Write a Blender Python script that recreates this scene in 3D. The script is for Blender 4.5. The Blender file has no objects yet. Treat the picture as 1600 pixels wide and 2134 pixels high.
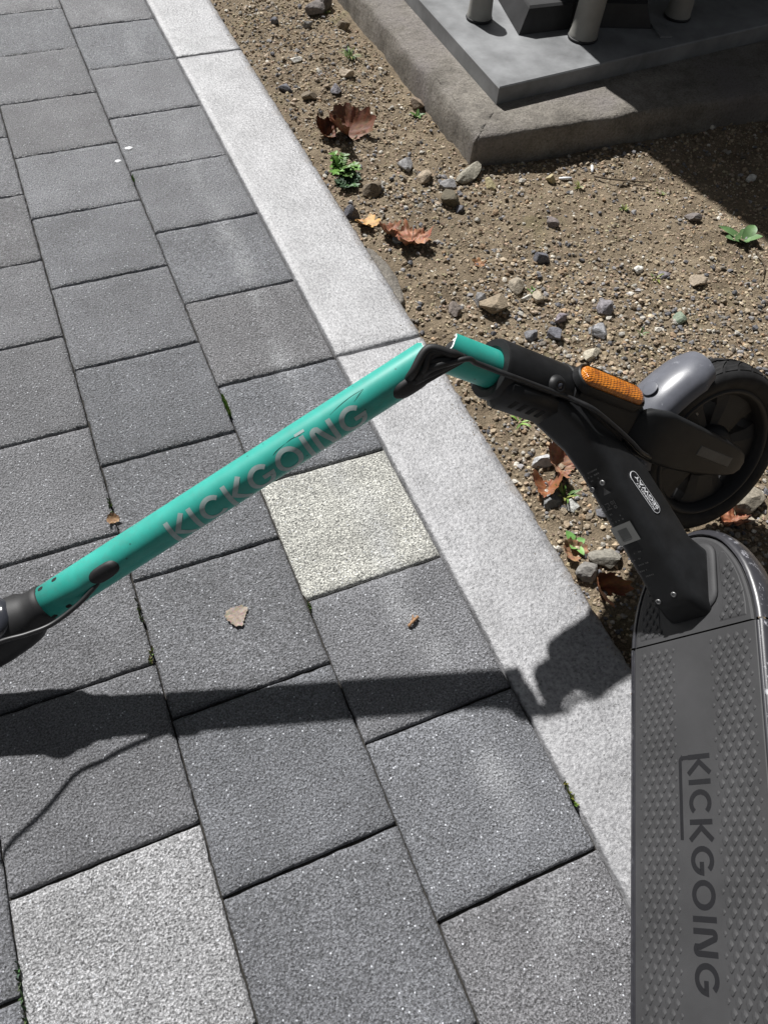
import bpy, math, random
import numpy as np
from mathutils import Vector, Matrix

random.seed(7)
RNG = np.random.default_rng(11)
SC = bpy.context.scene
COL = SC.collection
PI = math.pi

# ------------------------------------------------------------------ camera, light, exposure
CAM_R = [[0.9192593668, -0.3887597290, 0.0618715572],
         [-0.2872483274, -0.7699165823, -0.5698393235],
         [0.2691665188, 0.5060576344, -0.8194236119]]
CAM_C = (-0.3421680014, -2.0647020691, 0.9026952833)
cd = bpy.data.cameras.new('camera')
cam = bpy.data.objects.new('camera', cd)
COL.objects.link(cam)
r0, r1, r2 = [Vector(r) for r in CAM_R]
m = Matrix.Identity(4)
for i in range(3):
    m[i][0] = r0[i]
    m[i][1] = -r1[i]
    m[i][2] = -r2[i]
    m[i][3] = CAM_C[i]
cam.matrix_world = m
cd.sensor_fit = 'HORIZONTAL'
cd.sensor_width = 36
cd.lens = 1650.13 / 1600 * 36
cd.clip_start = 0.02
cd.clip_end = 300
SC.camera = cam

SUN_EL, SUN_AZ = math.radians(50.5), math.radians(-11)   # azimuth from +Y, negative towards -X
to_sun = Vector((math.sin(SUN_AZ) * math.cos(SUN_EL), math.cos(SUN_AZ) * math.cos(SUN_EL), math.sin(SUN_EL)))
w = bpy.data.worlds.new('World')
SC.world = w
w.use_nodes = True
wn = w.node_tree
bg = wn.nodes['Background']
sky = wn.nodes.new('ShaderNodeTexSky')
sky.sky_type = 'NISHITA'
sky.sun_disc = False
sky.sun_elevation = SUN_EL
sky.sun_rotation = SUN_AZ
sky.air_density = 1.0
sky.dust_density = 1.5
sky.ozone_density = 1.0
hs = wn.nodes.new('ShaderNodeHueSaturation')
hs.inputs['Saturation'].default_value = 0.25
wn.links.new(sky.outputs['Color'], hs.inputs['Color'])
wn.links.new(hs.outputs['Color'], bg.inputs['Color'])
bg.inputs['Strength'].default_value = 0.026
sd = bpy.data.lights.new('sun', 'SUN')
sd.energy = 5.0
sd.angle = math.radians(1.3)
sd.color = (1.0, 0.985, 0.965)
sun = bpy.data.objects.new('sun', sd)
COL.objects.link(sun)
sun.rotation_euler = to_sun.to_track_quat('Z', 'Y').to_euler()
sun.location = (0, 1, 4)
SC.view_settings.view_transform = 'Standard'
SC.view_settings.look = 'None'
SC.view_settings.gamma = 1
SC.view_settings.use_curve_mapping = False
SC.view_settings.exposure = 0.36
SC.render.engine = 'CYCLES'


# ------------------------------------------------------------------ helpers
def tag(o, label=None, cat=None, group=None, kind=None):
    if label: o['label'] = label
    if cat: o['category'] = cat
    if group: o['group'] = group
    if kind: o['kind'] = kind
    return o


def empty(name, loc, label=None, cat=None, group=None, kind=None):
    o = bpy.data.objects.new(name, None)
    COL.objects.link(o)
    o.location = loc
    o.empty_display_size = 0.02
    return tag(o, label, cat, group, kind)


def mk(name, V, F, mat, parent=None, smooth=True, origin=None, cols=None, mats=None, fmat=None):
    """One mesh object from world-space vertices; origin (or the parent's place) becomes its own origin."""
    V = np.asarray(V, float).reshape(-1, 3)
    if origin is None:
        origin = root_loc(parent) if parent else V.mean(0)
    origin = np.asarray(origin, float)
    me = bpy.data.meshes.new(name)
    me.from_pydata((V - origin).tolist(), [], [tuple(int(i) for i in f) for f in F])
    me.materials.append(mat)
    if mats:
        for x in mats: me.materials.append(x)
    if fmat is not None:
        me.polygons.foreach_set('material_index', np.asarray(fmat, np.int32))
    if smooth:
        me.polygons.foreach_set('use_smooth', np.ones(len(me.polygons), bool))
    if cols is not None:
        a = me.attributes.new('tint', 'FLOAT_COLOR', 'POINT')
        a.data.foreach_set('color', np.asarray(cols, np.float32).ravel())
    me.update()
    o = bpy.data.objects.new(name, me)
    COL.objects.link(o)
    if parent:
        o.parent = parent
        o.location = origin - root_loc(parent)
    else:
        o.location = origin
    return o


def root_loc(o):
    l = Vector((0, 0, 0))
    while o is not None:
        l = l + o.location
        o = o.parent
    return np.array(l)


def fastmesh(name, V, F, mat, cols=None, smooth=False):
    """large triangle mesh, V (n,3), F (m,3)"""
    me = bpy.data.meshes.new(name)
    n, k = len(V), len(F)
    me.vertices.add(n)
    me.vertices.foreach_set('co', np.asarray(V, np.float32).ravel())
    me.loops.add(k * 3)
    me.loops.foreach_set('vertex_index', np.asarray(F, np.int32).ravel())
    me.polygons.add(k)
    me.polygons.foreach_set('loop_start', np.arange(0, 3 * k, 3, dtype=np.int32))
    me.polygons.foreach_set('loop_total', np.full(k, 3, np.int32))
    me.polygons.foreach_set('use_smooth', np.full(k, smooth, bool))
    me.update(calc_edges=True)
    if cols is not None:
        a = me.attributes.new('tint', 'FLOAT_COLOR', 'POINT')
        a.data.foreach_set('color', np.asarray(cols, np.float32).ravel())
    me.materials.append(mat)
    o = bpy.data.objects.new(name, me)
    COL.objects.link(o)
    return o


def nz(v):
    v = np.asarray(v, float)
    return v / (np.linalg.norm(v) + 1e-12)


def loft(rings, closed=True, cap0=True, cap1=True):
    """rings: list of (n,3) arrays -> V, F (quads)"""
    n = len(rings[0])
    V = np.concatenate([np.asarray(r, float) for r in rings])
    F = []
    for i in range(len(rings) - 1):
        for j in range(n if closed else n - 1):
            k = (j + 1) % n
            F.append((i * n + j, i * n + k, (i + 1) * n + k, (i + 1) * n + j))
    if cap0: F.append(tuple(range(n - 1, -1, -1)))
    if cap1: F.append(tuple((len(rings) - 1) * n + j for j in range(n)))
    return V, F


def join(*parts):
    V, F, off = [], [], 0
    for v, f in parts:
        v = np.asarray(v, float).reshape(-1, 3)
        V.append(v)
        F += [tuple(i + off for i in q) for q in f]
        off += len(v)
    return np.concatenate(V), F


def frame_of(t):
    t = nz(t)
    a = np.array([0, 0, 1.0]) if abs(t[2]) < 0.9 else np.array([1.0, 0, 0])
    u = nz(np.cross(t, a))
    return u, np.cross(t, u)


def catmull(P, n=8):
    P = [np.asarray(p, float) for p in P]
    Q = [2 * P[0] - P[1]] + P + [2 * P[-1] - P[-2]]
    out = []
    for i in range(1, len(Q) - 2):
        for k in range(n):
            t = k / n
            a, b, c, d = Q[i - 1:i + 3]
            out.append(0.5 * ((2 * b) + (c - a) * t + (2 * a - 5 * b + 4 * c - d) * t * t + (3 * b - a - 3 * c + d) * t ** 3))
    out.append(P[-1])
    return out


def tube(P, r, n=14, cap=True):
    P = [np.asarray(p, float) for p in P]
    r = [r] * len(P) if np.isscalar(r) else r
    t0 = P[1] - P[0]
    u, v = frame_of(t0)
    rings = []
    for i, p in enumerate(P):
        t = nz(P[min(i + 1, len(P) - 1)] - P[max(i - 1, 0)])
        u = nz(u - t * (u @ t))
        v = np.cross(t, u)
        rings.append([p + r[i] * (math.cos(a) * u + math.sin(a) * v) for a in np.linspace(0, 2 * PI, n, endpoint=False)])
    return loft(rings, True, cap, cap)


def lathe(c, ax, prof, n=40, u=None, cap0=True, cap1=True):
    """prof: list of (radius, distance along ax)"""
    ax = nz(ax)
    if u is None: u, v = frame_of(ax)
    else:
        u = nz(u - ax * (u @ ax)); v = np.cross(ax, u)
    rings = [[np.asarray(c) + ax * d + max(r, 1e-5) * (math.cos(a) * u + math.sin(a) * v) for a in np.linspace(0, 2 * PI, n, endpoint=False)] for r, d in prof]
    return loft(rings, True, cap0, cap1)


def boxpts(c, ax, ay, az, hx, hy, hz, bev=0.0):
    """box with chamfered corners along az; centre c, half sizes"""
    c = np.asarray(c, float)
    b = bev
    sec = [(hx - b, -hy), (hx, -hy + b), (hx, hy - b), (hx - b, hy), (-hx + b, hy), (-hx, hy - b), (-hx, -hy + b), (-hx + b, -hy)] if b > 0 else [(hx, -hy), (hx, hy), (-hx, hy), (-hx, -hy)]
    zs = [(-hz, -b), (-hz + b, 0), (hz - b, 0), (hz, -b)] if b > 0 else [(-hz, 0), (hz, 0)]
    rings = []
    for z, o in zs:
        k = [(x * (1 + o / hx), y * (1 + o / hy)) for x, y in sec]
        rings.append([c + ax * x + ay * y + az * z for x, y in k])
    return loft(rings)


# ---- node materials
def nt(name):
    m = bpy.data.materials.new(name)
    m.use_nodes = True
    t = m.node_tree
    return m, t, t.nodes['Principled BSDF']


def N(t, kind, **kw):
    n = t.nodes.new(kind)
    for k, v in kw.items():
        if k.startswith('i_'):
            n.inputs[k[2:].replace('_', ' ')].default_value = v
        else:
            setattr(n, k, v)
    return n


def coords(t, kind='world', scale=(1, 1, 1)):
    if kind == 'world':
        g = N(t, 'ShaderNodeNewGeometry'); out = g.outputs['Position']
    else:
        g = N(t, 'ShaderNodeTexCoord'); out = g.outputs['Object']
    if scale != (1, 1, 1):
        mp = N(t, 'ShaderNodeMapping'); mp.inputs['Scale'].default_value = scale
        t.links.new(out, mp.inputs['Vector']); out = mp.outputs['Vector']
    return out


def noise(t, vec, scale, detail=4, rough=0.6, dist=0.0):
    n = N(t, 'ShaderNodeTexNoise')
    n.inputs['Scale'].default_value = scale
    n.inputs['Detail'].default_value = detail
    n.inputs['Roughness'].default_value = rough
    n.inputs['Distortion'].default_value = dist
    t.links.new(vec, n.inputs['Vector'])
    return n.outputs['Fac']


def voro(t, vec, scale, feature='F1', out='Distance', rand=1.0):
    n = N(t, 'ShaderNodeTexVoronoi', feature=feature)
    n.inputs['Scale'].default_value = scale
    n.inputs['Randomness'].default_value = rand
    t.links.new(vec, n.inputs['Vector'])
    return n.outputs[out]


def ramp(t, fac, stops):
    n = N(t, 'ShaderNodeValToRGB')
    el = n.color_ramp.elements
    while len(el) < len(stops): el.new(0.5)
    for e, (p, c) in zip(el, stops):
        e.position = p
        e.color = (*c, 1) if hasattr(c, '__len__') else (c, c, c, 1)
    t.links.new(fac, n.inputs['Fac'])
    return n.outputs['Color']


def mix(t, fac, a, b, mode='MIX'):
    n = N(t, 'ShaderNodeMix', data_type='RGBA', blend_type=mode)
    if hasattr(fac, 'links') or hasattr(fac, 'is_linked'): t.links.new(fac, n.inputs[0])
    else: n.inputs[0].default_value = fac
    for s, i in ((a, 6), (b, 7)):
        if hasattr(s, 'is_linked'): t.links.new(s, n.inputs[i])
        else: n.inputs[i].default_value = (*s, 1) if len(s) == 3 else s
    return n.outputs[2]


def math_(t, op, a, b=0.0, c=None, clamp=False):
    n = N(t, 'ShaderNodeMath', operation=op)
    n.use_clamp = clamp
    for s, i in ((a, 0), (b, 1)) + (((c, 2),) if c is not None else ()):
        if hasattr(s, 'is_linked'): t.links.new(s, n.inputs[i])
        else: n.inputs[i].default_value = s
    return n.outputs[0]


def bump(t, b, h, strength, dist, prev=None):
    n = N(t, 'ShaderNodeBump')
    n.inputs['Strength'].default_value = strength
    n.inputs['Distance'].default_value = dist
    t.links.new(h, n.inputs['Height'])
    if prev is not None: t.links.new(prev, n.inputs['Normal'])
    t.links.new(n.outputs['Normal'], b.inputs['Normal'])
    return n.outputs['Normal']


def simple(name, col, rough=0.5, metal=0.0, spec=0.5, var=0.12, vs=60, bs=0.0, bd=0.0005, bscale=900, coat=0.0):
    m, t, b = nt(name)
    v = coords(t, 'world')
    f = noise(t, v, vs, 5)
    c2 = tuple(min(1, x * (1 + var)) for x in col); c1 = tuple(x * (1 - var) for x in col)
    t.links.new(ramp(t, f, [(0.3, c1), (0.7, c2)]), b.inputs['Base Color'])
    b.inputs['Roughness'].default_value = rough
    b.inputs['Metallic'].default_value = metal
    b.inputs['Specular IOR Level'].default_value = spec
    b.inputs['Coat Weight'].default_value = coat
    if bs > 0: bump(t, b, noise(t, v, bscale, 3), bs, bd)
    return m


def paver_mat():
    """rough exposed-aggregate concrete; the obj colour is the base tint of each block"""
    m, t, b = nt('aggregate_concrete')
    v = coords(t)
    oi = N(t, 'ShaderNodeObjectInfo')
    base = oi.outputs['Color']
    g1 = noise(t, v, 430, 4, 0.8)
    g2 = voro(t, v, 330)
    blot = noise(t, v, 9, 5, 0.65)
    col = mix(t, 1.0, base, ramp(t, blot, [(0.26, 0.74), (0.5, 0.98), (0.74, 1.28)]), 'MULTIPLY')
    col = mix(t, 1.0, col, ramp(t, g1, [(0.36, 0.22), (0.50, 0.90), (0.64, 1.9)]), 'MULTIPLY')
    # individual pale grains
    cell = N(t, 'ShaderNodeTexVoronoi'); cell.inputs['Scale'].default_value = 420
    t.links.new(v, cell.inputs['Vector'])
    sep = N(t, 'ShaderNodeSeparateColor'); t.links.new(cell.outputs['Color'], sep.inputs[0])
    grain = math_(t, 'MULTIPLY', math_(t, 'GREATER_THAN', sep.outputs[0], 0.976), math_(t, 'LESS_THAN', cell.outputs['Distance'], 0.42))
    col = mix(t, grain, col, (0.72, 0.74, 0.78))
    dgrain = math_(t, 'MULTIPLY', math_(t, 'LESS_THAN', sep.outputs[1], 0.11), math_(t, 'LESS_THAN', cell.outputs['Distance'], 0.5))
    col = mix(t, math_(t, 'MULTIPLY', dgrain, 0.65), col, (0.035, 0.035, 0.035))
    # lime bloom: a line of chalky runs parallel to the kerb
    sx = N(t, 'ShaderNodeSeparateXYZ'); t.links.new(v, sx.inputs[0])
    wob = noise(t, v, 5, 3)
    xx = math_(t, 'ADD', sx.outputs[0], math_(t, 'MULTIPLY', math_(t, 'SUBTRACT', wob, 0.5), 0.09))
    d = math_(t, 'ABSOLUTE', math_(t, 'ADD', xx, 0.072))
    band = math_(t, 'SUBTRACT', 1.0, math_(t, 'DIVIDE', d, 0.030), clamp=True)
    patch = ramp(t, noise(t, v, 7, 4), [(0.42, 0.0), (0.66, 1.0)])
    ch = math_(t, 'MULTIPLY', math_(t, 'MULTIPLY', band, patch), ramp(t, g1, [(0.42, 0.1), (0.6, 1.0)]))
    col = mix(t, math_(t, 'MULTIPLY', ch, 0.85), col, (0.62, 0.63, 0.65))
    t.links.new(col, b.inputs['Base Color'])
    b.inputs['Roughness'].default_value = 0.42
    b.inputs['Specular IOR Level'].default_value = 0.9
    b.inputs['Diffuse Roughness'].default_value = 0.6
    n1 = bump(t, b, g2, 0.8, 0.0026)
    bump(t, b, g1, 0.9, 0.0032, n1)
    return m


def granite_mat():
    m, t, b = nt('bush_hammered_granite')
    v = coords(t)
    a = noise(t, v, 210, 5, 0.7)
    c = voro(t, v, 200)
    col = ramp(t, a, [(0.30, (0.13, 0.13, 0.135)), (0.46, (0.27, 0.27, 0.28)), (0.62, (0.40, 0.40, 0.41))])
    cell = N(t, 'ShaderNodeTexVoronoi'); cell.inputs['Scale'].default_value = 300
    t.links.new(v, cell.inputs['Vector'])
    sep = N(t, 'ShaderNodeSeparateColor'); t.links.new(cell.outputs['Color'], sep.inputs[0])
    mica = math_(t, 'MULTIPLY', math_(t, 'LESS_THAN', sep.outputs[0], 0.10), math_(t, 'LESS_THAN', cell.outputs['Distance'], 0.38))
    col = mix(t, math_(t, 'MULTIPLY', mica, 0.7), col, (0.10, 0.10, 0.10))
    blot = noise(t, v, 12, 5, 0.6)
    col = mix(t, 1.0, col, ramp(t, blot, [(0.3, 0.74), (0.7, 1.14)]), 'MULTIPLY')
    sxk = N(t, 'ShaderNodeSeparateXYZ'); t.links.new(v, sxk.inputs[0])
    edge = math_(t, 'ADD', math_(t, 'MULTIPLY', math_(t, 'SUBTRACT', sxk.outputs[0], 0.128), 40.0), math_(t, 'MULTIPLY', math_(t, 'SUBTRACT', noise(t, v, 22, 5, 0.7), 0.62), 4.0), clamp=True)
    col = mix(t, math_(t, 'MULTIPLY', edge, 0.45), col, (0.22, 0.175, 0.12))
    t.links.new(col, b.inputs['Base Color'])
    b.inputs['Roughness'].default_value = 0.42
    b.inputs['Specular IOR Level'].default_value = 0.9
    n1 = bump(t, b, c, 0.4, 0.0012)
    bump(t, b, noise(t, v, 420, 4, 0.7), 0.7, 0.0016, n1)
    return m


def soil_mat():
    m, t, b = nt('sandy_soil')
    v = coords(t)
    a = noise(t, v, 14, 6, 0.65)
    g = noise(t, v, 450, 4, 0.7)
    col = ramp(t, a, [(0.28, (0.145, 0.110, 0.073)), (0.5, (0.235, 0.185, 0.126)), (0.72, (0.32, 0.258, 0.18))])
    col = mix(t, 1.0, col, ramp(t, g, [(0.32, 0.5), (0.5, 0.95), (0.7, 1.5)]), 'MULTIPLY')
    moss = ramp(t, noise(t, v, 6.5, 4), [(0.60, 0.0), (0.70, 0.35)])
    col = mix(t, moss, col, (0.15, 0.15, 0.06))
    t.links.new(col, b.inputs['Base Color'])
    b.inputs['Roughness'].default_value = 0.9
    b.inputs['Specular IOR Level'].default_value = 0.25
    n1 = bump(t, b, noise(t, v, 130, 6, 0.75), 0.9, 0.007)
    bump(t, b, g, 0.6, 0.0015, n1)
    return m


def tint_mat(name, rough=0.75, mottle=0.25, scale=260, bs=0.5, bd=0.0008, spec=0.4):
    """colour from the mesh's own 'tint' attribute (what each stone or leaf is made of)"""
    m, t, b = nt(name)
    v = coords(t)
    at = N(t, 'ShaderNodeAttribute', attribute_name='tint')
    g = noise(t, v, scale, 4, 0.7)
    col = mix(t, 1.0, at.outputs['Color'], ramp(t, g, [(0.3, 1 - mottle), (0.7, 1 + mottle)]), 'MULTIPLY')
    t.links.new(col, b.inputs['Base Color'])
    b.inputs['Roughness'].default_value = rough
    b.inputs['Specular IOR Level'].default_value = spec
    bump(t, b, g, bs, bd)
    return m


def concrete_mat():
    m, t, b = nt('weathered_concrete')
    v = coords(t)
    a = noise(t, v, 10, 6, 0.7)
    g = noise(t, v, 220, 5, 0.7)
    col = ramp(t, a, [(0.32, (0.15, 0.135, 0.115)), (0.5, (0.28, 0.255, 0.22)), (0.66, (0.42, 0.385, 0.33))])
    col = mix(t, 1.0, col, ramp(t, g, [(0.3, 0.6), (0.6, 1.15)]), 'MULTIPLY')
    pur = ramp(t, noise(t, v, 5, 5), [(0.52, 0), (0.66, 0.55)])
    col = mix(t, pur, col, (0.17, 0.15, 0.16))
    pit = voro(t, v, 90)
    hole = ramp(t, pit, [(0.10, 1.0), (0.18, 0.0)])
    col = mix(t, math_(t, 'MULTIPLY', hole, 0.5), col, (0.06, 0.05, 0.045))
    t.links.new(col, b.inputs['Base Color'])
    b.inputs['Roughness'].default_value = 0.85
    n1 = bump(t, b, pit, 0.25, 0.004)
    n2 = bump(t, b, noise(t, v, 60, 7, 0.8), 1.0, 0.010, n1)
    bump(t, b, g, 0.6, 0.0015, n2)
    return m


def teal_mat():
    m, t, b = nt('teal_paint')
    v = coords(t)
    f = noise(t, v, 45, 4)
    col = ramp(t, f, [(0.3, (0.026, 0.330, 0.270)), (0.7, (0.036, 0.390, 0.325))])
    grime = ramp(t, noise(t, v, 28, 7, 0.75), [(0.50, 0.0), (0.72, 0.45)])
    col = mix(t, grime, col, (0.085, 0.20, 0.175))
    sp = N(t, 'ShaderNodeTexVoronoi'); sp.inputs['Scale'].default_value = 260
    t.links.new(v, sp.inputs['Vector'])
    sep = N(t, 'ShaderNodeSeparateColor'); t.links.new(sp.outputs['Color'], sep.inputs[0])
    nick = math_(t, 'MULTIPLY', math_(t, 'GREATER_THAN', sep.outputs[0], 0.986), math_(t, 'LESS_THAN', sp.outputs['Distance'], 0.3))
    col = mix(t, math_(t, 'MULTIPLY', nick, 0.7), col, (0.02, 0.10, 0.085))
    t.links.new(col, b.inputs['Base Color'])
    b.inputs['Roughness'].default_value = 0.42
    b.inputs['Specular IOR Level'].default_value = 0.5
    bump(t, b, noise(t, v, 1600, 2), 0.12, 0.0003)
    return m


def wear_mat(name, base, worn, rough, rr=0.35, metal=0.0, lo=0.55, hi=0.62, scale=(60, 60, 60)):
    """paint rubbed through where the mesh's 'tint' attribute marks an exposed ridge"""
    m, t, b = nt(name)
    v = coords(t)
    v2 = coords(t, 'world', scale)
    at = N(t, 'ShaderNodeAttribute', attribute_name='tint')
    n = noise(t, v2, 1.0, 6, 0.75)
    s = ramp(t, n, [(lo, 0.0), (hi, 1.0)])
    k = math_(t, 'MULTIPLY', s, at.outputs['Fac'], clamp=True)
    c = ramp(t, noise(t, v, 40, 4), [(0.3, tuple(x * 0.85 for x in base)), (0.7, tuple(x * 1.2 for x in base))])
    t.links.new(mix(t, k, c, worn), b.inputs['Base Color'])
    b.inputs['Roughness'].default_value = rough
    b.inputs['Metallic'].default_value = metal
    bump(t, b, noise(t, v, 1200, 2), 0.15, 0.0003)
    return m


M = {}
M['paver'] = paver_mat()
M['granite'] = granite_mat()
M['soil'] = soil_mat()
M['bed'] = simple('dark_joint_sand', (0.035, 0.032, 0.028), 0.95, var=0.4, vs=300, bs=0.8, bd=0.002)
M['field'] = simple('far_earth', (0.24, 0.18, 0.12), 0.95, var=0.3, vs=3, bs=0.5, bd=0.01, bscale=40)
M['stone'] = tint_mat('stone', 0.75, 0.4, 170, 0.8, 0.0025)
M['crumb'] = tint_mat('soil_crumb', 0.9, 0.25, 500, 0.4, 0.0006, 0.2)
M['leaf_dry'] = tint_mat('dry_leaf', 0.6, 0.3, 130, 0.5, 0.0012)
M['leaf_green'] = tint_mat('green_leaf', 0.5, 0.22, 160, 0.3, 0.0006)
M['wood'] = simple('dead_wood', (0.10, 0.075, 0.05), 0.85, var=0.4, vs=200, bs=0.6, bd=0.0008)
M['concrete'] = concrete_mat()
M['plate'] = simple('grey_base_plate', (0.21, 0.215, 0.22), 0.5, var=0.38, vs=11, bs=0.25, bd=0.0008, bscale=300)
M['peg'] = simple('pale_grey_paint', (0.25, 0.245, 0.225), 0.6, var=0.12, vs=20, bs=0.2, bd=0.0005)
M['dark_iron'] = simple('dark_iron_paint', (0.022, 0.022, 0.023), 0.6, var=0.4, vs=25)
M['cabinet'] = simple('dark_grey_paint', (0.10, 0.10, 0.10), 0.6, var=0.1)
M['black_rubber'] = simple('black_rubber', (0.012, 0.012, 0.013), 0.6, var=0.3, vs=80, bs=0.2, bd=0.0004)
M['tyre'] = simple('tyre_rubber', (0.014, 0.014, 0.0145), 0.68, spec=0.35, var=0.6, vs=70, bs=0.35, bd=0.0005)
M['frame'] = simple('matt_black_paint', (0.011, 0.0115, 0.0125), 0.5, spec=0.4, var=0.6, vs=22, bs=0.3, bd=0.0003, bscale=1500)
M['mat'] = simple('deck_grip_rubber', (0.041, 0.041, 0.043), 0.66, var=0.2, vs=16, bs=0.5, bd=0.0003, bscale=1700)
M['print_deck'] = simple('deck_print', (0.006, 0.006, 0.008), 0.6, var=0.1)
M['gap'] = simple('dark_gap', (0.004, 0.004, 0.004), 0.9)
M['rail'] = wear_mat('deck_side_paint', (0.04, 0.04, 0.046), (0.5, 0.5, 0.54), 0.33, lo=0.56, hi=0.63, scale=(110, 60, 110))
M['fender'] = wear_mat('fender_plastic', (0.115, 0.12, 0.14), (0.36, 0.37, 0.40), 0.33, lo=0.60, hi=0.72, scale=(60, 60, 60))
M['teal'] = teal_mat()
M['chip'] = simple('bare_chipped_edge', (0.78, 0.80, 0.78), 0.6, var=0.1, vs=400)
M['stem_print'] = simple('grey_reflective_print', (0.34, 0.43, 0.42), 0.35, var=0.12, vs=150)
M['inner'] = simple('tube_inside', (0.01, 0.01, 0.01), 0.9)
M['cable'] = simple('cable_sheath', (0.02, 0.02, 0.021), 0.42, var=0.25, vs=120)
M['badge_white'] = simple('badge_white', (0.75, 0.76, 0.78), 0.4, var=0.03)
M['badge_black'] = simple('badge_black', (0.008, 0.008, 0.010), 0.3)
M['faint_print'] = simple('faint_grey_print', (0.085, 0.085, 0.085), 0.5, var=0.1)
M['sticker'] = simple('grey_sticker', (0.24, 0.24, 0.23), 0.5, var=0.1)
M['sticker_dark'] = simple('dim_sticker', (0.09, 0.092, 0.09), 0.5, var=0.2)
M['screw'] = simple('worn_steel', (0.30, 0.30, 0.30), 0.4, metal=0.7, var=0.3, vs=300)
M['wheel_shaded_black'] = simple('shaded_wheel_black_paint', (0.009, 0.009, 0.010), 0.55, var=0.2, vs=35)  # black wheel paint, darkened to put the wheel's shade into the colour
mm, t_, b_ = nt('amber_reflector')
v_ = coords(t_)
b_.inputs['Base Color'].default_value = (0.80, 0.27, 0.02, 1)
t_.links.new(ramp(t_, noise(t_, v_, 90, 4), [(0.3, (0.36, 0.095, 0.008)), (0.65, (0.75, 0.25, 0.02))]), b_.inputs['Base Color'])
b_.inputs['Roughness'].default_value = 0.28
b_.inputs['Coat Weight'].default_value = 0.6
bump(t_, b_, voro(t_, v_, 420, rand=0.15), 1.0, 0.0015)
M['amber'] = mm
M['white_spot'] = simple('white_spot', (0.75, 0.76, 0.78), 0.8, var=0.1)
M['chrome'] = simple('dark_gloss_plastic', (0.03, 0.032, 0.04), 0.08, spec=0.8)


# ------------------------------------------------------------------ terrain height of the planting bed
def vnoise(x, y, f, seed):
    x = np.asarray(x, float) * f + seed * 17.3
    y = np.asarray(y, float) * f + seed * 9.7
    xi, yi = np.floor(x).astype(np.int64), np.floor(y).astype(np.int64)
    xf, yf = x - xi, y - yi
    def h(a, b):
        n = (a * 374761393 + b * 668265263 + seed * 1442695) & 0xffffffff
        n = ((n ^ (n >> 13)) * 1274126177) & 0xffffffff
        return ((n ^ (n >> 16)) & 0xffff) / 65535.0
    u, v = xf * xf * (3 - 2 * xf), yf * yf * (3 - 2 * yf)
    return (h(xi, yi) * (1 - u) + h(xi + 1, yi) * u) * (1 - v) + (h(xi, yi + 1) * (1 - u) + h(xi + 1, yi + 1) * u) * v


def soil_h(x, y):
    z = -0.014 + 0.010 * (vnoise(x, y, 6, 1) - 0.5) + 0.007 * (vnoise(x, y, 19, 2) - 0.5) + 0.0045 * (vnoise(x, y, 55, 3) - 0.5) + 0.0035 * (vnoise(x, y, 120, 4) - 0.5)
    z = z - 0.006 * np.exp(-((np.asarray(x) - 0.152) / 0.02) ** 2)
    return z


# ------------------------------------------------------------------ the setting: earth, pavement, kerb, bed
def grid_sheet(name, x0, x1, y0, y1, z, mat, kind='structure', parent=None):
    V = [(x0, y0, z), (x1, y0, z), (x1, y1, z), (x0, y1, z)]
    o = mk(name, V, [(0, 1, 2, 3)], mat, parent, smooth=False, origin=(0, 0, 0) if not parent else None)
    if kind: o['kind'] = kind
    return o


grid_sheet('ground', -60, 60, -60, 60, -0.075, M['field'])
pavement = grid_sheet('pavement', -2.4, 0.0, -3.6, 1.8, -0.0075, M['bed'])

rnd = random.Random(3)


def paver_mesh(w_, h_, seed, fine=True):
    """block top with a worn arris, slightly ragged edges, and sides going down"""
    r = random.Random(seed)
    k = 18 if fine else 6
    c = 0.0028
    inner = list(np.linspace(c, 1, k))
    us = [0] + [c + (w_ - 2 * c) * i / (k - 1) for i in range(k)] + [w_]
    vs = [0] + [c + (h_ - 2 * c) * i / (k - 1) for i in range(k)] + [h_]
    n = len(us)
    V, F = [], []
    for j, v in enumerate(vs):
        for i, u in enumerate(us):
            e = i in (0, n - 1) or j in (0, n - 1)
            e2 = i in (1, n - 2) or j in (1, n - 2)
            du = r.gauss(0, 0.00035) if e else (r.gauss(0, 0.0004) if e2 else 0)
            dv = r.gauss(0, 0.00035) if e else (r.gauss(0, 0.0004) if e2 else 0)
            z = (-0.0030 + r.gauss(0, 0.0004)) if e else (r.gauss(0, 0.00035) if e2 else r.gauss(0, 0.0002))
            V.append((u - w_ / 2 + du, v - h_ / 2 + dv, z))
    for j in range(n - 1):
        for i in range(n - 1):
            F.append((j * n + i, j * n + i + 1, (j + 1) * n + i + 1, (j + 1) * n + i))
    rim = [i for i in range(n)] + [j * n + n - 1 for j in range(1, n)] + [(n - 1) * n + i for i in range(n - 2, -1, -1)] + [j * n for j in range(n - 2, 0, -1)]
    b0 = len(V)
    for q in rim: V.append((V[q][0], V[q][1], -0.05))
    L_ = len(rim)
    for q in range(L_):
        p = (q + 1) % L_
        F.append((rim[p], rim[q], b0 + q, b0 + p))
    me = bpy.data.meshes.new('paver')
    me.from_pydata(V, [], F)
    me.polygons.foreach_set('use_smooth', np.array([i < (n - 1) ** 2 for i in range(len(F))]))
    me.materials.append(M['paver'])
    me.update()
    return me


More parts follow.
